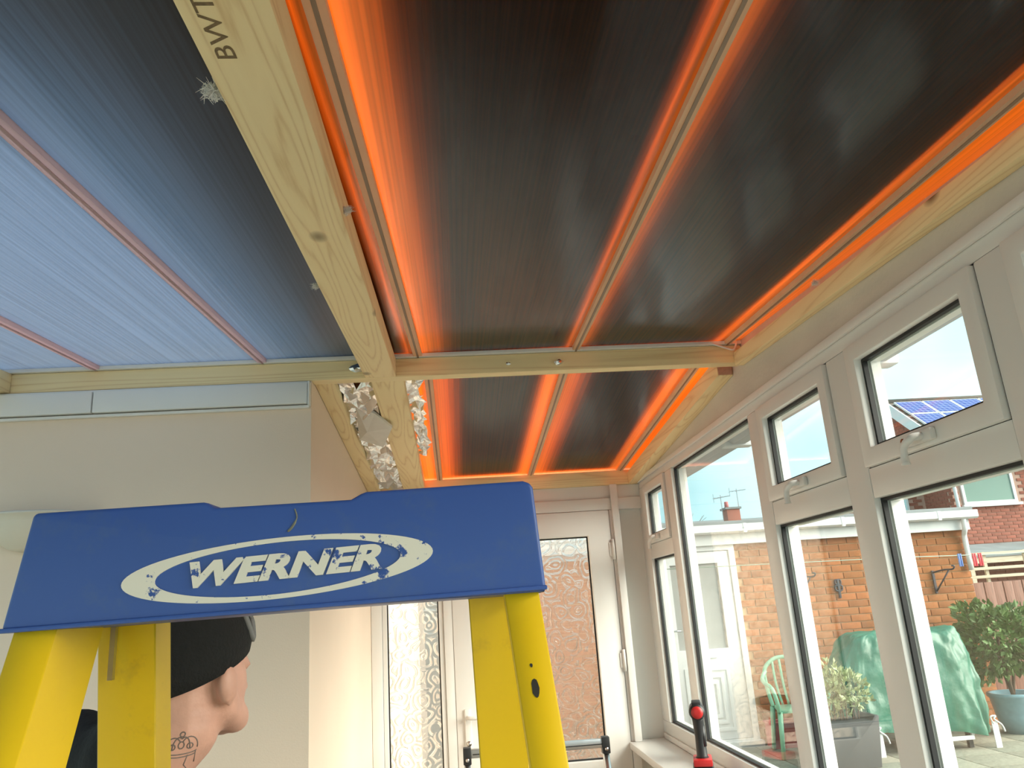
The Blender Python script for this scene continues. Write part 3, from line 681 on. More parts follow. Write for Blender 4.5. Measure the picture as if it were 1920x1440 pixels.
def hand(bm, wrist, d, palm_n, side):
    d = d.normalized(); pn = palm_n.normalized(); lat = d.cross(pn).normalized()*side
    limb(bm, [wrist, wrist+d*.07], [.026, .030]); ell(bm, wrist+d*.055, (lat, d, pn), (.040, .045, .016), 12)
    for k, (o, ln) in enumerate(((-.030, .060), (-.010, .072), (.011, .068), (.030, .052))):
        a = wrist+d*.088+lat*o; b = a+d*ln*.55+pn*.008; c = b+d*ln*.42+pn*.022
        limb(bm, [a, b, c], [.0088, .0082, .0072])
    a = wrist+d*.03-lat*.034; limb(bm, [a, a+d*.035-lat*.022+pn*.012, a+d*.062-lat*.026+pn*.026], [.011, .0098, .0085])
bm = MB()
ell(bm, Hd(0, -.015, .03), AXH, (.076, .092, .098)); ell(bm, Hd(0, .028, -.045), AXH, (.060, .066, .075))
ell(bm, Hd(0, .060, -.104), AXH, (.032, .030, .028))                           # chin
[limb(bm, [Hd(s*.052, -.005, -.03), Hd(s*.050, .012, -.078), Hd(s*.026, .058, -.104)], [.026, .025, .026]) for s in (-1, 1)]   # jaw
limb(bm, [Hd(0, .088, .015), Hd(0, .112, -.028)], [.010, .014]); limb(bm, [Hd(-.022, .092, .022), Hd(.022, .092, .022)], [.014, .014])
limb(bm, [Hd(-.018, .094, -.062), Hd(.018, .094, -.062)], [.009, .009])
for s in (-1, 1): ell(bm, Hd(s*.082, -.014, -.040), (RTv, FD, UP), (.012, .020, .034), 14)
limb(bm, [Hd(0, -.026, -.04), Hd(0, -.03, -.10), B(.025, .0, 1.36), B(.0, .0, 1.31)], [.060, .060, .062, .068])
ell(bm, B(-.01, 0, 1.12), AXB, (.175, .105, .21)); ell(bm, B(0, 0, .95), AXB, (.150, .10, .17))
limb(bm, [B(-.15, 0, 1.33), B(.15, 0, 1.24)], [.060, .055])
limb(bm, [B(.175, 0, 1.235), B(.235, -.02, 1.02), B(.225, .14, .86)], [.052, .042, .030]); hand(bm, B(.225, .14, .86), Vector(bdv*.6-Vector((0, 0, .6))), -brt+bdv*.2, 1)
limb(bm, [B(-.165, 0, 1.345), B(-.26, .06, 1.14), B(-.12, .28, 1.16)], [.054, .042, .030]); hand(bm, B(-.12, .28, 1.16), Vector(brt*.5+bdv*.5+Vector((0, 0, .3))), brt*.6-bdv*.3+Vector((0, 0, .4)), -1)
for s in (-1, 1):
    limb(bm, [B(s*.085, 0, .86), B(s*.10, .02, .47), B(s*.105, -.01, .07)], [.088, .056, .040])
    limb(bm, [B(s*.105, -.03, .045), B(s*.11, .13, .035)], [.040, .032])
person = fused('person', bm, .0075, M['skin'], None, 3)
tag(person, 'man in black beanie and black top behind the ladder, facing away to the right', 'person')
bm = MB()                                      # black top
limb(bm, [B(-.005, -.016, 1.362), B(.0, .0, 1.31)], [.072, .088]); limb(bm, [B(-.05, -.03, 1.37), B(-.12, -.01, 1.385)], [.050, .055])
ell(bm, B(-.01, 0, 1.12), AXB, (.195, .125, .225)); ell(bm, B(0, 0, .95), AXB, (.172, .122, .19))
limb(bm, [B(-.15, 0, 1.335), B(.15, 0, 1.235)], [.072, .066]); limb(bm, [B(.175, 0, 1.235), B(.235, -.02, 1.02), B(.226, .125, .88)], [.066, .056, .042]); limb(bm, [B(-.165, 0, 1.345), B(-.26, .06, 1.14), B(-.13, .26, 1.16)], [.070, .058, .044])
fused('sweatshirt', bm, .009, M['shirt'], person, 4)
bm = MB(); ell(bm, B(0, 0, .90), AXB, (.160, .115, .13))
for s in (-1, 1): limb(bm, [B(s*.085, 0, .86), B(s*.10, .02, .47), B(s*.105, -.01, .10)], [.100, .074, .062])
fused('trousers', bm, .011, M['trouser'], person, 4)
for s in (-1, 1):
    bm = MB(); limb(bm, [B(s*.105, -.01, .11), B(s*.105, -.03, .052), B(s*.112, .15, .045)], [.052, .052, .045]); fused('boot', bm, .009, M['boot'], person, 3)
# beanie: lofted cap following the skull, brim low at the nape and high at the brow
def beanie():
    n = 40; rows = 12; vs = []; fs = []
    for k in range(rows+1):
        t = k/rows
        for j in range(n):
            a = 2*math.pi*j/n; r, f = math.cos(a), math.sin(a)
            brim = -.018 + .030*f                       # f>0 = brow
            u = brim + (.142-brim)*math.sin(t*math.pi/2)
            sc = math.cos(t*math.pi/2)**.62 if t < 1 else 0
            bul = 1+.05*math.sin(min(1, t*3)*math.pi)
            if k == 0: bul = .985
            vs.append(Hd(r*.0885*sc*bul, -.012+f*.106*sc*bul, u))
    for k in range(rows):
        for j in range(n):
            l = (j+1) % n; fs.append((k*n+j, k*n+l, (k+1)*n+l, (k+1)*n+j))
    o = mesh('beanie', vs, fs, M['knit'], person, smooth=True); o.modifiers.new('t', 'SOLIDIFY').thickness = .004
    return o
bn = beanie()
bvh_b = BVHTree.FromPolygons([v.co.copy() for v in bn.data.vertices], [tuple(p.vertices) for p in bn.data.polygons])
def decal(name, loops, origin_fn, dirv, bvh, obj, mat, parent, width, lift=.0012, closed=False):
    """thin lines laid on a surface"""
    base = wl(obj); mb = MB()
    for pts in loops:
        hits = []
        for p in pts:
            o_ = origin_fn(*p); h = bvh.ray_cast(o_-base, dirv)
            if h[0] is not None: hits.append(h[0]+base-dirv*lift)
        if len(hits) > 1: mb.add(*tubev(hits, width, 5))
    if mb.v: return mb.build(name, mat, parent, smooth=True)
# grey oval patch on the front right of the hat
pd = (RTv*.72 + FD*.69).normalized(); side = Vector((0, 0, 1)).cross(pd).normalized()
pc = Hd(.072, .062, .052)+pd*.2
lp = [[(.024*math.cos(2*math.pi*i/28), .034*math.sin(2*math.pi*i/28)) for i in range(29)]]
decal('oval_patch', lp, lambda a, b: pc+side*a+UP*b, -pd, bvh_b, bn, M['grey_print'], bn, .0055, .0005)
# crown tattoo on the side of the neck
bvh_p = BVHTree.FromPolygons([v.co.copy() for v in person.data.vertices], [tuple(p.vertices) for p in person.data.polygons])
cv = Vector((-.424, 1.30, 1.386)); tdir = Vector((-.20, .98, 0)).normalized(); tsd = Vector((.98, .20, 0)); tup = Vector((.12, 0, .99)).normalized()
def arc(cx, cy, rx, ry, a0, a1, n=10): return [(cx+rx*math.cos(math.radians(a0+(a1-a0)*i/n)), cy+ry*math.sin(math.radians(a0+(a1-a0)*i/n))) for i in range(n+1)]
cl = [arc(0, -.010, .021, .004, 180, 360), arc(0, -.014, .020, .004, 180, 360), arc(-.011, -.004, .011, .014, 30, 190), arc(.011, -.004, .011, .014, -10, 150), arc(-.004, -.006, .008, .016, 60, 180), arc(.004, -.006, .008, .016, 0, 120), arc(0, .014, .0035, .0035, 0, 360),
      arc(-.012, -.003, .004, .004, 0, 360), arc(0, -.001, .004, .005, 0, 360), arc(.012, -.003, .004, .004, 0, 360), [(.020, -.012), (.019, -.028)], [(.010, -.016), (.006, -.030), (.012, -.040)]]
decal('crown_tattoo', cl, lambda a, b: cv-tdir*.3+tsd*a+tup*b, tdir, bvh_p, person, M['ink'], person, .0010, .0000)

# ================================================================== OUTSIDE
def brick_mat(name, base, var, seed=0):
    m, nt, b = newmat(name); b.inputs['Roughness'].default_value = .85
    oi = N(nt, 'ShaderNodeObjectInfo'); r = N(nt, 'ShaderNodeValToRGB'); e = r.color_ramp.elements
    e[0].position = 0; e[0].color = (*[c*(1-var) for c in base], 1); e[1].position = 1; e[1].color = (*[min(1, c*(1+var)) for c in base], 1)
    x = e.new(.5); x.color = (base[0]*.98, base[1]*1.08, base[2]*1.1, 1)
    nt.links.new(oi.outputs['Random'], r.inputs['Fac'])
    t = N(nt, 'ShaderNodeTexCoord'); n = N(nt, 'ShaderNodeTexNoise'); n.inputs['Scale'].default_value = 45; n.inputs['Detail'].default_value = 5
    nt.links.new(t.outputs['Object'], n.inputs['Vector'])
    mx = N(nt, 'ShaderNodeMixRGB', blend_type='OVERLAY'); mx.inputs['Fac'].default_value = .5
    nt.links.new(r.outputs['Color'], mx.inputs['Color1']); nt.links.new(n.outputs['Fac'], mx.inputs['Color2']); nt.links.new(mx.outputs[0], b.inputs['Base Color'])
    return m
M['orange_brick'] = brick_mat('orange brick', (.30, .100, .029), .22)
M['red_brick'] = brick_mat('red brick', (.27, .082, .055), .18)
M['mortar'] = plain('sandy mortar', (.45, .28, .15), .9, noise=.1)
M['mortar2'] = plain('pink grey mortar', (.42, .27, .22), .9, noise=.1)
M['felt'] = plain('grey roofing felt', (.20, .22, .23), .85, noise=.2, nscale=3)
M['slab'] = brick_mat('beige paving', (.25, .225, .175), .12)
M['soil'] = plain('dark joint sand', (.20, .18, .15), .95, noise=.2)
M['render_wall'] = plain('pale rendered wall', (.34, .34, .335), .9, noise=.08, nscale=2)
M['curtain'] = plain('grey net curtain', (.33, .33, .32), .9, noise=.1, nscale=12)
M['housewin'] = plain('green grey house window', (.17, .27, .23), .25, noise=.06, nscale=2)
M['palewin'] = plain('pale blue reflective window', (.55, .75, .80), .12, noise=.06, nscale=2)
M['solar'] = solar_mat(); M['solar'].node_tree.nodes['Principled BSDF'].inputs['Specular IOR Level'].default_value = .15; M['solar'].node_tree.nodes['Principled BSDF'].inputs['Roughness'].default_value = .5
M['tile'] = brick_mat('brown roof tile', (.23, .17, .14), .25)
M['green_cover'] = plain('green polythene cover', (.020, .135, .088), .42, noise=.16, nscale=6, bump=.35, bscale=22)
M['green_chair'] = plain('pale green plastic', (.20, .44, .31), .45, noise=.05)
M['leaf'] = plain('mid green leaves', (.10, .185, .05), .55, noise=.45, nscale=9)
M['leaf_pale'] = plain('pale variegated leaves', (.36, .42, .22), .6, noise=.4, nscale=15)
M['twig'] = plain('brown twigs', (.12, .08, .055), .9, noise=.2)
M['dark_pot'] = plain('dark grey planter', (.06, .062, .065), .55, noise=.1)
M['blue_pot'] = plain('pale blue glazed pot', (.20, .34, .40), .3, noise=.1)
M['fence'] = wood('red brown fence', 2, (.23, .10, .07), (.13, .06, .04), 18, False)
M['iron'] = plain('black iron', (.03, .035, .05), .5, noise=.1)
M['peg_blue'] = plain('blue peg', (.10, .20, .50), .4, noise=.05); M['peg_red'] = plain('red peg', (.65, .05, .08), .4, noise=.05)
M['lineg'] = plain('green clothes line', (.35, .45, .38), .5, noise=.05)
M['faded_red'] = plain('faded red plastic', (.48, .14, .14), .6, noise=.15)
M['timber_grey'] = wood('weathered trellis', 0, (.52, .44, .33), (.35, .28, .2), 14, False)
G = .05
M['bounce_ground'] = plain('ground paled for bounce light', (.38, .36, .31), .95, noise=.15)  # ground colour made paler to bounce daylight into the room
gr = tag(box('ground', (-30, -30, -.4), (60, 60, -.08), M['bounce_ground']), 'earth and joints under the paved garden', kind='structure')
tag(box('ground_patio', (1.06, -6, -.0795), (30, 30, G-.012), M['soil']), 'patio bed beneath the beige paving slabs', kind='structure')
pat = bpy.data.objects['ground_patio']
mk = None
for i in range(13):
    for j in range(9):
        x = 1.10+i*.452; y = 4.42+j*.452; c = (x+.222, y+.222, G-.0118)
        if mk is None:
            mk = box('paving_slab', (x, y, G-.0118), (x+.444, y+.444, G), M['slab'], pat, bevel=.004)
        else: dup(mk, c, pat)
# ---- brick outbuilding
YG = 8.4; GX0, GX1 = .35, 5.63
ga = empty('brick_outbuilding', ((GX0+GX1)/2, YG+1.5, G), 'low orange brick outbuilding with white fascia, gutter and door', 'outbuilding')
DX0, DX1 = 2.08, 3.00
mw = MB(); mw.box((GX0+.01, YG+.012, G-.05), (DX0, YG+.2, 2.16)); mw.box((DX1, YG+.012, G-.05), (GX1-.01, YG+.2, 2.16)); mw.box((DX0, YG+.012, 2.07), (DX1, YG+.2, 2.16))
mw.box((GX1-.2, YG+.2, G-.05), (GX1-.01, YG+4, 2.16)); mw.box((GX0+.01, YG+.2, G-.05), (GX0+.2, YG+4, 2.16)); mw.box((GX0+.01, YG+4, G-.05), (GX1-.01, YG+4.2, 2.16))
mw.build('mortar_wall', M['mortar'], ga)
proto = None; half = None; cnt = 0; stuff = MB()
def brick(x, z, L_, col, par, yf, cache):
    k = (round(L_, 3), col)
    if k not in cache:
        o = box('brick', (x, yf, z), (x+L_, yf+.05, z+.064), M[col], par, bevel=.003); cache[k] = o
    else: o = dup(cache[k], (x+L_/2, yf+.025, z), par)
    o.rotation_euler = (random.gauss(0, .006), 0, random.gauss(0, .006)); return o
cache = {}
for r in range(27):
    z = G+.005+r*.0745
    x = GX1-.005-(.1025 if r % 2 else 0)
    if r % 2: xs = [(GX1-.005-.1025, .1025)]
    else: xs = []
    while x > DX1+.225: xs.append((x-.215, .215)); x -= .225
    if x-.01 > DX1+.05: xs.append((DX1+.004, round(x-.01-DX1-.004+.01, 3)))
    for bx_, l in xs:
        if cnt < 299: brick(bx_, z, l, 'orange_brick', ga, YG, cache); cnt += 1
        else: stuff.box((bx_, YG, z), (bx_+l, YG+.05, z+.064))
    x = GX0+(.1125 if r % 2 else 0)
    while x+.215 < DX0: stuff.box((x, YG, z), (x+.215, YG+.05, z+.064)); x += .225
tag(stuff.build('brickwork', M['orange_brick'], ga), kind='stuff')
box('flat_roof', (GX0-.1, YG-.12, 2.17), (GX1+.1, YG+4.3, 2.30), M['felt'], ga, bevel=.01)
box('fascia_board', (GX0-.06, YG-.06, 2.055), (GX1+.06, YG-.03, 2.169), M['upvc_out'], ga)
box('soffit', (GX0-.06, YG-.03, 2.055), (GX1+.06, YG+.0, 2.075), M['upvc_out'], ga)
gt = []
pg = [(YG-.062, 2.26), (YG-.062, 2.185), (YG-.085, 2.168), (YG-.14, 2.168), (YG-.165, 2.185), (YG-.165, 2.26), (YG-.155, 2.26), (YG-.155, 2.20), (YG-.075, 2.20), (YG-.072, 2.26)]
gg = mesh('gutter', *prism(pg, 0, GX0-.1, GX1+.12), M['upvc_out'], ga)
for x in (3.1, 4.2, 5.3): box('gutter_bracket', (x-.02, YG-.17, 2.163), (x+.02, YG-.061, 2.264), M['upvc_out'], gg, bevel=.006)
mesh('downpipe', *tubev(qbez([(GX1-.03, YG-.11, 2.17), (GX1-.03, YG-.10, 2.06), (GX1-.02, YG-.045, 1.98), (GX1-.02, YG-.042, 1.80)], 5)+[Vector((GX1-.02, YG-.042, 1.62))], .027, 10), M['upvc_out'], ga, smooth=True)
# white panelled door
gd = empty('panel_door', ((DX0+DX1)/2, YG, G), 'white plastic door with letter box in the brick outbuilding', 'door')
ring('door_frame', 1, YG-.012, YG+.08, (DX0, DX1, G, 2.068), (DX0+.065, DX1-.065, G+.07, 2.0), M['upvc_out'], gd, bevel=.005)
lf = ring('door_leaf', 1, YG+.005, YG+.055, (DX0+.068, DX1-.068, G+.073, 1.997), (2.275, 2.80, 1.00, 1.87), M['upvc_out'], gd, bevel=.005)
box('glazing', (2.275, YG+.03, 1.0), (2.80, YG+.034, 1.87), M['curtain'], lf)
box('letter_box', (2.44, YG-.006, .91), (2.66, YG+.0045, .965), M['upvc_out'], lf, bevel=.003)
for k, (ix, iz) in enumerate(((0, 0), (.07, .07), (.13, .13))):
    ring('panel_moulding', 1, YG-.004-.003*k, YG+.0046, (2.30+ix, 2.775-ix, .20+iz, .82-iz), (2.335+ix, 2.74-ix, .235+iz, .785-iz), M['upvc_out'], lf, bevel=.003)
dh = box('handle', (2.185, YG-.012, 1.06), (2.215, YG+.0045, 1.26), M['upvc_out'], lf, bevel=.003)
mesh('lever', *tubev([(2.20, YG-.012, 1.20), (2.20, YG-.05, 1.20), (2.31, YG-.05, 1.20)], .009, 8), M['chrome'], dh, smooth=True)
box('threshold', (DX0-.05, YG-.10, G), (DX1+.01, YG-.013, G+.055), M['upvc_out'], gd, bevel=.004)
# wall fittings
def bracket(x, z, label, flip=1):
    e = empty('basket_bracket', (x, YG-.02, z), label, 'bracket')
    box('back_bar', (x-.012, YG-.022, z-.24), (x+.012, YG-.004, z), M['iron'], e)
    mesh('arm', *tubev(qbez([(x, YG-.02, z-.02), (x+flip*.06, YG-.13, z+.0), (x+flip*.10, YG-.22, z-.0), (x+flip*.115, YG-.24, z+.03), (x+flip*.09, YG-.23, z+.035)], 5), .009, 6), M['iron'], e, smooth=True)
    mesh('brace', *tubev([(x, YG-.02, z-.22), (x+flip*.085, YG-.18, z-.005)], .009, 6), M['iron'], e, smooth=True)
bracket(5.18, 1.64, 'black hanging basket bracket on brickwork near the downpipe')
bracket(3.64, 1.66, 'black hanging basket bracket on brickwork right of the green chair')
e = empty('wall_ornament', (4.095, YG-.02, 1.42), 'dark scrolled iron ornament on the brick wall between two brackets', 'ornament')
box('stem', (4.083, YG-.02, 1.42), (4.107, YG-.003, 1.62), M['iron'], e, bevel=.004)
for s in (-1, 1):
    mesh('scroll', *tubev(qbez([(4.095, YG-.012, 1.49), (4.095+s*.035, YG-.012, 1.505), (4.095+s*.038, YG-.012, 1.545), (4.095+s*.012, YG-.012, 1.55)], 5), .009, 6), M['iron'], e, smooth=True)
    mesh('scroll', *tubev(qbez([(4.095, YG-.012, 1.56), (4.095+s*.030, YG-.012, 1.57), (4.095+s*.030, YG-.012, 1.605), (4.095+s*.01, YG-.012, 1.612)], 5), .008, 6), M['iron'], e, smooth=True)
# ---- clothes line and pegs
tag(mesh('clothes_line', *tubev([(1.3, 4.96, 1.72), (2.9, 5.0, 1.70), (3.6, 5.0, 1.68), (6.0, 5.1, 1.72)], .003, 5), M['lineg'], smooth=True), 'thin clothes line strung across the garden', 'clothes line')
def peg(x, z, mat, label):
    e = empty('clothes_peg', (x, 5.0, z-.07), label, 'peg', 'clothes pegs on the line')
    for s in (-1, 1): box('jaw', (x+s*.0025-.004+(.0045*s), 4.993, z-.07), (x+s*.0025+.004+(.0045*s), 5.007, z+.012), M[mat], e, bevel=.002)
    mesh('spring', *tubev([(x-.012, 5.0, z-.025), (x+.012, 5.0, z-.025)], .004, 6), M['chrome'], e)
peg(2.90, 1.70, 'peg_blue', 'blue clothes peg on the line, left of the mullion gap'); peg(3.295, 1.688, 'peg_blue', 'blue clothes peg near the downpipe'); peg(3.395, 1.684, 'peg_red', 'red clothes peg nearer the downpipe'); peg(3.435, 1.684, 'peg_red', 'red clothes peg beside the fence, rightmost')
# ---- covered barbecue
bq = empty('barbecue', (4.15, 7.65, G), 'garden barbecue under a crumpled green plastic cover', 'barbecue')
def cover():
    n = 64; prof = [(.20, 0, 0), (.32, 0, 0), (.48, .01, .01), (.66, .02, .03), (.82, .06, .05), (.95, .12, .08), (1.05, .17, .10), (1.10, .20, .13), (1.115, .27, .18)]
    vs = []; fs = []; rnd = random.Random(11); ph = [rnd.uniform(0, 6) for _ in range(6)]
    for k, (z, ix, iy) in enumerate(prof):
        for j in range(n):
            a = 2*math.pi*j/n; c, s = math.cos(a), math.sin(a)
            x = math.copysign(abs(c)**.35, c); y = math.copysign(abs(s)**.35, s)
            fold = .030*math.sin(7*a+ph[0]+z*2)+.018*math.sin(13*a+ph[1]-z*5)+.012*math.sin(23*a+ph[2]+z*9)
            fold *= max(.12, 1-(z-.2)/.8)
            hw = (.68-ix*(1.25 if c < 0 else .35)); hd_ = (.32-iy)
            sag = -.03*abs(math.sin(2.2*a))*(1 if k > 5 else 0)
            vs.append((4.16+x*(hw+fold), 7.66+y*(hd_+fold), z+sag+(.05*math.sin(3*a+1) if k == 0 else 0)))
    for k in range(len(prof)-1):
        for j in range(n):
            l = (j+1) % n; fs.append((k*n+j, k*n+l, (k+1)*n+l, (k+1)*n+j))
    fs.append(tuple(range((len(prof)-1)*n, len(prof)*n)))
    o = mesh('cover', vs, fs, M['green_cover'], bq, smooth=True)
    sb = o.modifiers.new('s', 'SUBSURF'); sb.levels = 1; sb.render_levels = 2
    tx = bpy.data.textures.new('crumple', 'CLOUDS'); tx.noise_scale = .11; tx.noise_depth = 3
    d = o.modifiers.new('d', 'DISPLACE'); d.texture = tx; d.strength = .05; d.mid_level = .5; d.texture_coords = 'LOCAL'
cover()
for sx in (3.66, 4.62):
    for sy in (7.45, 7.87): box('trolley_leg', (sx-.02, sy-.02, G), (sx+.02, sy+.02, .7), M['black_plastic'], bq)
box('grill_body', (3.85, 7.50, .60), (4.50, 7.82, .88), M['black_plastic'], bq, bevel=.02)
box('base_rail', (4.05, 7.36, .13), (4.62, 7.385, .165), M['upvc_out'], bq, bevel=.003)
box('base_rail', (4.595, 7.36, .165), (4.625, 7.385, .29), M['upvc_out'], bq, bevel=.003)
for x, z in ((3.72, .28), (4.82, .30)):
    t = box('tie_strap', (x-.028, 7.335, G+.0), (x+.028, 7.342, z-.03), M['upvc_out'], bq)
    t.rotation_euler = (0, 0, 0)
    mesh('tie_cord', *tubev(qbez([(x-.01, 7.338, z-.05), (x-.03, 7.334, z+.01), (x+.02, 7.334, z+.015), (x+.0, 7.332, z-.01), (x+.06, 7.332, z-.06), (x+.08, 7.332, z-.12)], 5), .008, 6), M['upvc_out'], t, smooth=True)
# ---- chair
def chair(cx, cy, rz):
    ca, sa = math.cos(rz), math.sin(rz)
    def T(p): return (cx+p[0]*ca-p[1]*sa, cy+p[0]*sa+p[1]*ca, G+p[2])
    e = empty('garden_chair', (cx, cy, G), 'pale green plastic garden chair by the white outbuilding door', 'chair')
    sv, sf = prism([(-.22, -.21), (.22, -.21), (.20, .20), (-.20, .20)], 2, .385, .415)
    mesh('seat', [T(v) for v in sv], sf, M['green_chair'], e, bevel=.01)
    mesh('back_frame', *tubev([T(p) for p in qbez([(-.21, .19, .40), (-.235, .235, .58), (-.225, .28, .74), (-.12, .31, .83), (0, .315, .845), (.12, .31, .83), (.225, .28, .74), (.235, .235, .58), (.21, .19, .40)], 6)], .020, 8), M['green_chair'], e, smooth=True)
    for k in range(5):
        u = -.14+.07*k; mesh('back_slat', *tubev([T(p) for p in qbez([(u*.8, .195, .41), (u, .25, .60), (u*1.0, .305, .825)], 5)], .013, 6), M['green_chair'], e, smooth=True)
    for s in (-1, 1):
        mesh('arm', *tubev([T(p) for p in qbez([(s*.225, .27, .72), (s*.275, .18, .665), (s*.285, -.02, .635), (s*.26, -.20, .61), (s*.235, -.24, .50), (s*.225, -.22, .40)], 6)], .020, 8), M['green_chair'], e, smooth=True)
        for yy, y2 in ((-.20, -.25), (.19, .26)):
            mesh('leg', *tubev([T((s*.215, yy, .40)), T((s*.25, y2, 0.0))], [.026, .020], 8), M['green_chair'], e, smooth=True)
chair(3.20, 7.78, math.radians(-12))
# ---- faded red crate
cr_ = empty('red_crate', (3.18, 8.2, G), 'faded red plastic crate behind the green garden chair', 'crate')
ring('crate_side', 2, G, .27, (3.03, 3.35, 8.10, 8.30), (3.042, 3.338, 8.112, 8.288), M['faded_red'], cr_, bevel=.004)
box('crate_base', (3.043, 8.113, G+.001), (3.337, 8.287, G+.012), M['faded_red'], cr_)
ring('crate_rim', 2, .2705, .29, (3.02, 3.36, 8.09, 8.31), (3.042, 3.338, 8.112, 8.288), M['faded_red'], cr_, bevel=.003)
# ---- plants
def leaves(name, c, rad, n, lsize, mat, parent, seed, upright=0):
    rnd = random.Random(seed); vs = []; fs = []
    for i in range(n):
        d = Vector((rnd.gauss(0, 1), rnd.gauss(0, 1), rnd.gauss(0, 1))).normalized(); r = rnd.uniform(.45, 1)**.5
        lump = 1+.22*math.sin(5*d.x+seed)+.18*math.sin(7*d.z+2*seed)
        p = Vector(c)+Vector((d.x*rad[0], d.y*rad[1], d.z*rad[2]))*r*lump
        t = (d+Vector((rnd.gauss(0, .6), rnd.gauss(0, .6), rnd.gauss(upright, .6)))).normalized(); s = t.orthogonal().normalized()
        s = (s*math.cos(i)+t.cross(s)*math.sin(i)); l = lsize*rnd.uniform(.7, 1.3); w = l*.28; nn = t.cross(s)*l*.1
        k = len(vs); vs += [p, p+t*l*.45+s*w+nn, p+t*l, p+t*l*.45-s*w+nn]; fs.append((k, k+1, k+2, k+3))
    return tag(mesh(name, vs, fs, mat, parent), kind='stuff')
bu = empty('bushy_shrub', (5.42, 7.92, G), 'dense green shrub in a pale blue pot at the right edge', 'shrub')
leaves('foliage', (5.43, 7.92, .92), (.42, .34, .31), 2600, .075, M['leaf'], bu, 4)
for k in range(6): mesh('stem', *tubev([(5.46, 7.92, .38), (5.46+.05*math.cos(k*2), 7.92+.05*math.sin(k*2), .6), (5.45+.2*math.cos(k), 7.92+.2*math.sin(k), .95)], [.018, .014, .006], 6), M['twig'], bu, smooth=True)
lathe('pot', [(.15, 0), (.19, .15), (.215, .32), (.235, .34), (.235, .37), (.20, .37), (.19, .33)], (5.46, 7.92, G), M['blue_pot'], bu, 28)
pl_ = empty('planter', (3.30, 7.12, G), 'dark grey planter of pale leafy plants beside the barbecue', 'planter')
mesh('trough', *[q for q in prism([(3.11, G), (3.51, G), (3.56, .46), (3.52, .46), (3.49, .42), (3.13, .42), (3.10, .46), (3.06, .46)], 1, 6.97, 7.28)], M['dark_pot'], pl_, bevel=.01)
for q, (x, z) in enumerate(((3.20, .62), (3.42, .64), (3.31, .70))):
    leaves('foliage', (x, 7.12, z), (.15, .13, .17), 260, .055, M['leaf_pale'], pl_, 20+q, .8)
    for k in range(4): mesh('stem', *tubev([(x+.02*k-.03, 7.12, .40), (x+.06*math.cos(2*k), 7.12+.05*math.sin(2*k), z+.1)], [.006, .003], 5), M['twig'], pl_)
# ---- fence
fe = empty('board_fence', (7.8, 9.6, G), 'red brown upright board fence right of the outbuilding', 'fence')
b0 = None
for i in range(36):
    x = 5.75+i*.125
    if b0 is None: b0 = box('board', (x, 9.50, G), (x+.118, 9.518, 1.47), M['fence'], fe, bevel=.003)
    else: dup(b0, (x+.059, 9.509+(.008 if i % 2 else 0), G), fe)
for z in (.35, 1.2): box('rail', (5.72, 9.53, z), (10.3, 9.57, z+.08), M['fence'], fe)
tr = empty('trellis', (8.0, 9.62, 1.5), 'weathered timber trellis rails above the board fence', 'trellis')
for z in (1.52, 1.62, 1.80): box('rail', (5.80, 9.60, z), (10.3, 9.63, z+.035), M['timber_grey'], tr)
for i in range(8): box('upright', (6.1+i*.55, 9.631, 1.2), (6.14+i*.55, 9.66, 1.84), M['timber_grey'], tr)
# ---- red brick house
YH = 17.0; HX0 = 11.30
ho = empty('brick_house', (14.5, 19, G), 'red brick house with a solar panelled roof behind the outbuilding', 'house')
mesh('mortar_wall', *prism([(YH+.014, -.3), (YH+5, -.3), (YH+5, 4.4), (18.5, 5.75), (YH+.014, 4.62)], 0, HX0+.01, 18), M['mortar2'], ho)
cache2 = {}; hc = 0; hst = MB()
WXA, WXB, WZA, WZB = 11.58, 12.88, 3.12, 3.86
for r in range(62):
    z = .0+r*.075; x = HX0-(0 if r % 2 else -.1125)
    if not r % 2: pass
    while x < 16:
        if not (x+.215 > WXA and x < WXB and z+.065 > WZA-.05 and z < WZB):
            if hc < 290 and 1.9 < z < 4.2 and x < 13.15: brick(x, z, .215, 'red_brick', ho, YH, cache2); hc += 1
            elif z > 1.0: hst.box((x, YH, z), (x+.215, YH+.05, z+.065))
        x += .225
for r in range(70):                                   # gable side
    z = 1.2+r*.075; y = YH+(.1125 if r % 2 else 0)
    while y < 19.9:
        if z < 4.5+(y-YH)*.70 and z < 5.7: hst.box((HX0-.003, y, z), (HX0+.05, y+.215, z+.065))
        y += .225
tag(hst.build('brickwork', M['red_brick'], ho), kind='stuff')
wf = ring('window_frame', 1, YH-.03, YH+.06, (WXA, WXB, WZA, WZB), (WXA+.07, WXB-.07, WZA+.07, WZB-.07), M['upvc_out'], ho, bevel=.008)
box('window_pane', (WXA+.07, YH-.004, WZA+.07), (WXB-.07, YH+.006, WZB-.07), M['housewin'], wf)
box('window_ledge', (WXA-.06, YH-.09, WZA-.06), (WXB+.06, YH+.02, WZA-.001), M['upvc_out'], wf, bevel=.01)
mesh('downpipe', *tubev([(HX0+.10, YH-.06, 4.5), (HX0+.10, YH-.06, 2.2)], .04, 10), M['upvc_out'], ho, smooth=True)
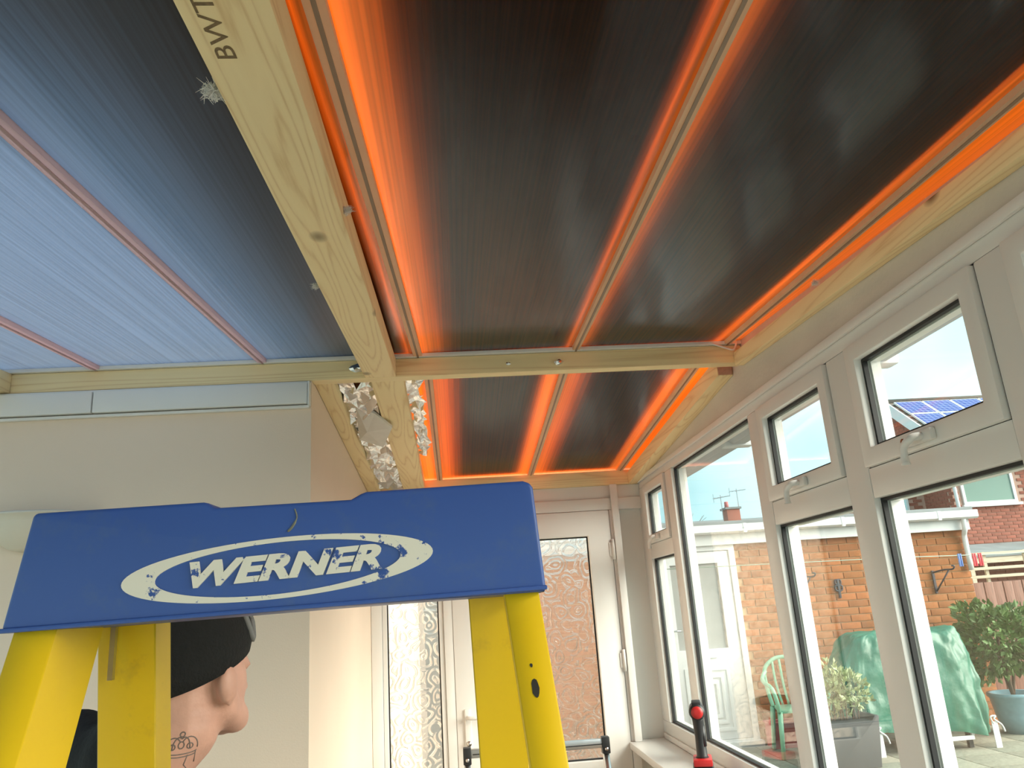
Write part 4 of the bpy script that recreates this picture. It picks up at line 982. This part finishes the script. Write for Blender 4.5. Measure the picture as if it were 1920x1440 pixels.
# side wing set back
wg = empty('brick_wing', (10.6, 18.2, G), 'shaded brick wing with a pale window behind the flat roof', 'house wing')
box('wing_wall', (9.2, 18.0, -.3), (HX0+.005, 20, 3.95), M['mortar2'], wg)
ws = MB()
for r in range(34):
    z = 1.4+r*.075; x = 9.2+(.1125 if r % 2 else 0)
    while x+.215 < HX0:
        if not (x+.215 > 10.52 and x < 10.84 and 3.0 < z < 3.6): ws.box((x, 17.985, z), (x+.215, 18.02, z+.065))
        x += .225
tag(ws.build('brickwork', M['red_brick'], wg), kind='stuff')
f2 = ring('window_frame', 1, 17.96, 18.03, (10.50, 10.86, 3.02, 3.62), (10.56, 10.82, 3.08, 3.57), M['upvc_out'], wg)
box('window_pane', (10.56, 17.99, 3.08), (10.82, 18.0, 3.57), M['palewin'], f2)
# pitched roof with tiles and solar panels
RY, RZ, SL = 18.5, 5.94, .74; EY = 16.6
def rf(x, y, d=0): # point on roof plane lifted by d
    nn = Vector((0, -SL, 1)).normalized(); return Vector((x, y, RZ-SL*(RY-y)))+nn*d
RX0 = 11.12
mesh('roof_deck', [rf(RX0, EY, -.12), rf(19, EY, -.12), rf(19, RY, -.12), rf(RX0, RY, -.12), rf(RX0, EY), rf(19, EY), rf(19, RY), rf(RX0, RY)], [(0, 1, 2, 3), (4, 5, 6, 7), (0, 1, 5, 4), (1, 2, 6, 5), (2, 3, 7, 6), (3, 0, 4, 7)], M['tile'], ho)
tl0 = None; st_ = math.hypot(1, SL)
for r in range(9):
    for c in range(4):
        y = EY+.02+r*.21; x = RX0+.02+c*.245
        p = [rf(x, y, .045), rf(x+.235, y, .045), rf(x+.235, y+.25, .02), rf(x, y+.25, .02), rf(x, y, .012), rf(x+.235, y, .012), rf(x+.235, y+.25, .002), rf(x, y+.25, .002)]
        if tl0 is None: tl0 = mesh('roof_tile', p, [(0, 1, 2, 3), (4, 5, 6, 7), (0, 1, 5, 4), (1, 2, 6, 5), (2, 3, 7, 6), (3, 0, 4, 7)], M['tile'], ho); base = rf(x, y)
        else: dup(tl0, WLOC[tl0.name]+(rf(x, y)-base), ho)
mesh('ridge_tiles', *tubev([(RX0-.03, RY, RZ+.02), (19, RY, RZ+.02)], .09, 10), M['tile'], ho, smooth=True)
mesh('barge_board', [rf(RX0-.05, EY-.1, .06), rf(RX0-.05, RY, .06), rf(RX0-.05, RY, -.2), rf(RX0-.05, EY-.1, -.2), rf(RX0-.01, EY-.1, .06), rf(RX0-.01, RY, .06), rf(RX0-.01, RY, -.2), rf(RX0-.01, EY-.1, -.2)], [(0, 1, 2, 3), (4, 5, 6, 7), (0, 1, 5, 4), (1, 2, 6, 5), (2, 3, 7, 6), (3, 0, 4, 7)], M['upvc_out'], ho)
box('eaves_gutter', (RX0, EY-.14, RZ-SL*(RY-EY)-.22), (19, EY-.02, RZ-SL*(RY-EY)-.08), M['upvc_out'], ho, bevel=.03)
pw_, ph_ = .72, .60         # panel width in x, run in y
def solar(i, j):
    x = RX0+.10+i*(pw_+.03)+0; y1 = RY-.14-j*(ph_+.03); y0 = y1-ph_
    ln = ph_*st_; ang = math.atan(SL)
    me = bpy.data.meshes.new('solar_panel'); fr = .028
    vs = boxv((0, 0, 0), (pw_, ln, .045)); me.from_pydata(vs, [], BF); me.materials.append(M['upvc_out'])
    o = bpy.data.objects.new('solar_panel', me); COL.objects.link(o); o.parent = ho
    pos = rf(x, y0, .06); o.location = pos-wl(ho); o.rotation_euler = (ang, 0, 0)
    m2 = bpy.data.meshes.new('cells'); m2.from_pydata(boxv((fr, fr, .0452), (pw_-fr, ln-fr, .049)), [], BF); m2.materials.append(M['solar'])
    c = bpy.data.objects.new('cells', m2); COL.objects.link(c); c.parent = o
    return o
for i in range(8):
    for j in range(3): solar(i, j)
# lean-to at the foot of the house
lt = empty('lean_to', (13, 16.2, G), 'grey roofed lean-to at the foot of the red brick house', 'lean-to')
mesh('roof', [(10.4, 15.8, 1.92), (15, 15.8, 1.92), (15, YH-.03, 2.16), (10.4, YH-.03, 2.16), (10.4, 15.8, 2.0), (15, 15.8, 2.0), (15, YH-.03, 2.24), (10.4, YH-.03, 2.24)], [(0, 1, 2, 3), (4, 5, 6, 7), (0, 1, 5, 4), (1, 2, 6, 5), (2, 3, 7, 6), (3, 0, 4, 7)], M['felt'], lt)
box('front_beam', (10.4, 15.82, 1.80), (15, 15.9, 1.915), M['timber_grey'], lt)
for x in (10.6, 12.2, 13.8): box('post', (x, 15.82, G), (x+.09, 15.9, 1.8), M['timber_grey'], lt)
# ---- far bungalow with chimney and aerials
fa = empty('far_bungalow', (11, 32, 0), 'distant grey roofed bungalow with brick chimney on the skyline', 'house')
box('wall', (5, 30.5, 0), (20, 36, 3.6), M['render_wall'], fa)
mesh('roof', [(4.6, 30, 3.55), (20.4, 30, 3.55), (20.4, 33.2, 4.62), (4.6, 33.2, 4.62), (4.6, 36.4, 3.55), (20.4, 36.4, 3.55)], [(0, 1, 2, 3), (3, 2, 5, 4), (0, 3, 4), (1, 5, 2), (0, 4, 5, 1)], M['felt'], fa)
ch = box('chimney', (10.88, 30.6, 3.8), (11.42, 31.2, 4.78), M['red_brick'], fa, bevel=.02)
box('chimney_cap', (10.82, 30.55, 4.78), (11.48, 31.25, 4.86), M['felt'], ch)
lathe('chimney_pot', [(.09, 0), (.08, .25)], (11.0, 30.9, 4.86), M['faded_red'], ch, 12)
def aerial(x, z0, z1, s, label):
    e = empty('tv_aerial', (x, 30.9, z0), label, 'aerial', 'aerials on the far chimney')
    mesh('mast', *tubev([(x, 30.9, z0), (x, 30.9, z1)], .022, 6), M['chrome'], e); mesh('boom', *tubev([(x-.3, 30.9, z1-.12-.02*s), (x+.38, 30.9, z1-.05)], .018, 6), M['chrome'], e)
    for k in range(5): mesh('element', *tubev([(x-.28+.15*k, 30.7, z1-.12+.014*k), (x-.28+.15*k, 31.1, z1-.11+.014*k)], .010, 5), M['chrome'], e)
    mesh('reflector', *tubev([(x-.3, 30.9, z1-.30), (x-.3, 30.9, z1+.05)], .014, 5), M['chrome'], e)
aerial(10.80, 4.0, 5.40, 1, 'tilted television aerial left of the far chimney'); aerial(11.50, 4.0, 5.62, -1, 'taller television aerial right of the far chimney')
def bare(x, y, z0, h, label, seed):
    rnd = random.Random(seed); mb = MB()
    def grow(p, d, l, r, k):
        q = p+d*l; mb.add(*tubev([p, q], [r, r*.7], 4, False))
        if k:
            for _ in range(3): grow(q, (d+Vector((rnd.gauss(0, .45), rnd.gauss(0, .3), rnd.gauss(.1, .25)))).normalized(), l*.72, r*.62, k-1)
    grow(Vector((x, y, z0)), Vector((0, 0, 1)), h*.38, .07, 4)
    tag(mb.build('bare_tree', M['twig']), label, 'tree')
bare(12.4, 37.5, 0, 5.2, 'bare twiggy tree on the skyline right of the far chimney', 5)
bare(11.9, 45, 0, 5.6, 'bare twiggy tree on the skyline left of the far chimney', 8)
# ---- pale wall beyond the end door
tag(box('wall_garden', (-9, 9.0, -.05), (.2, 9.25, 2.4), M['render_wall']), 'pale rendered garden wall beyond the end door', kind='structure')
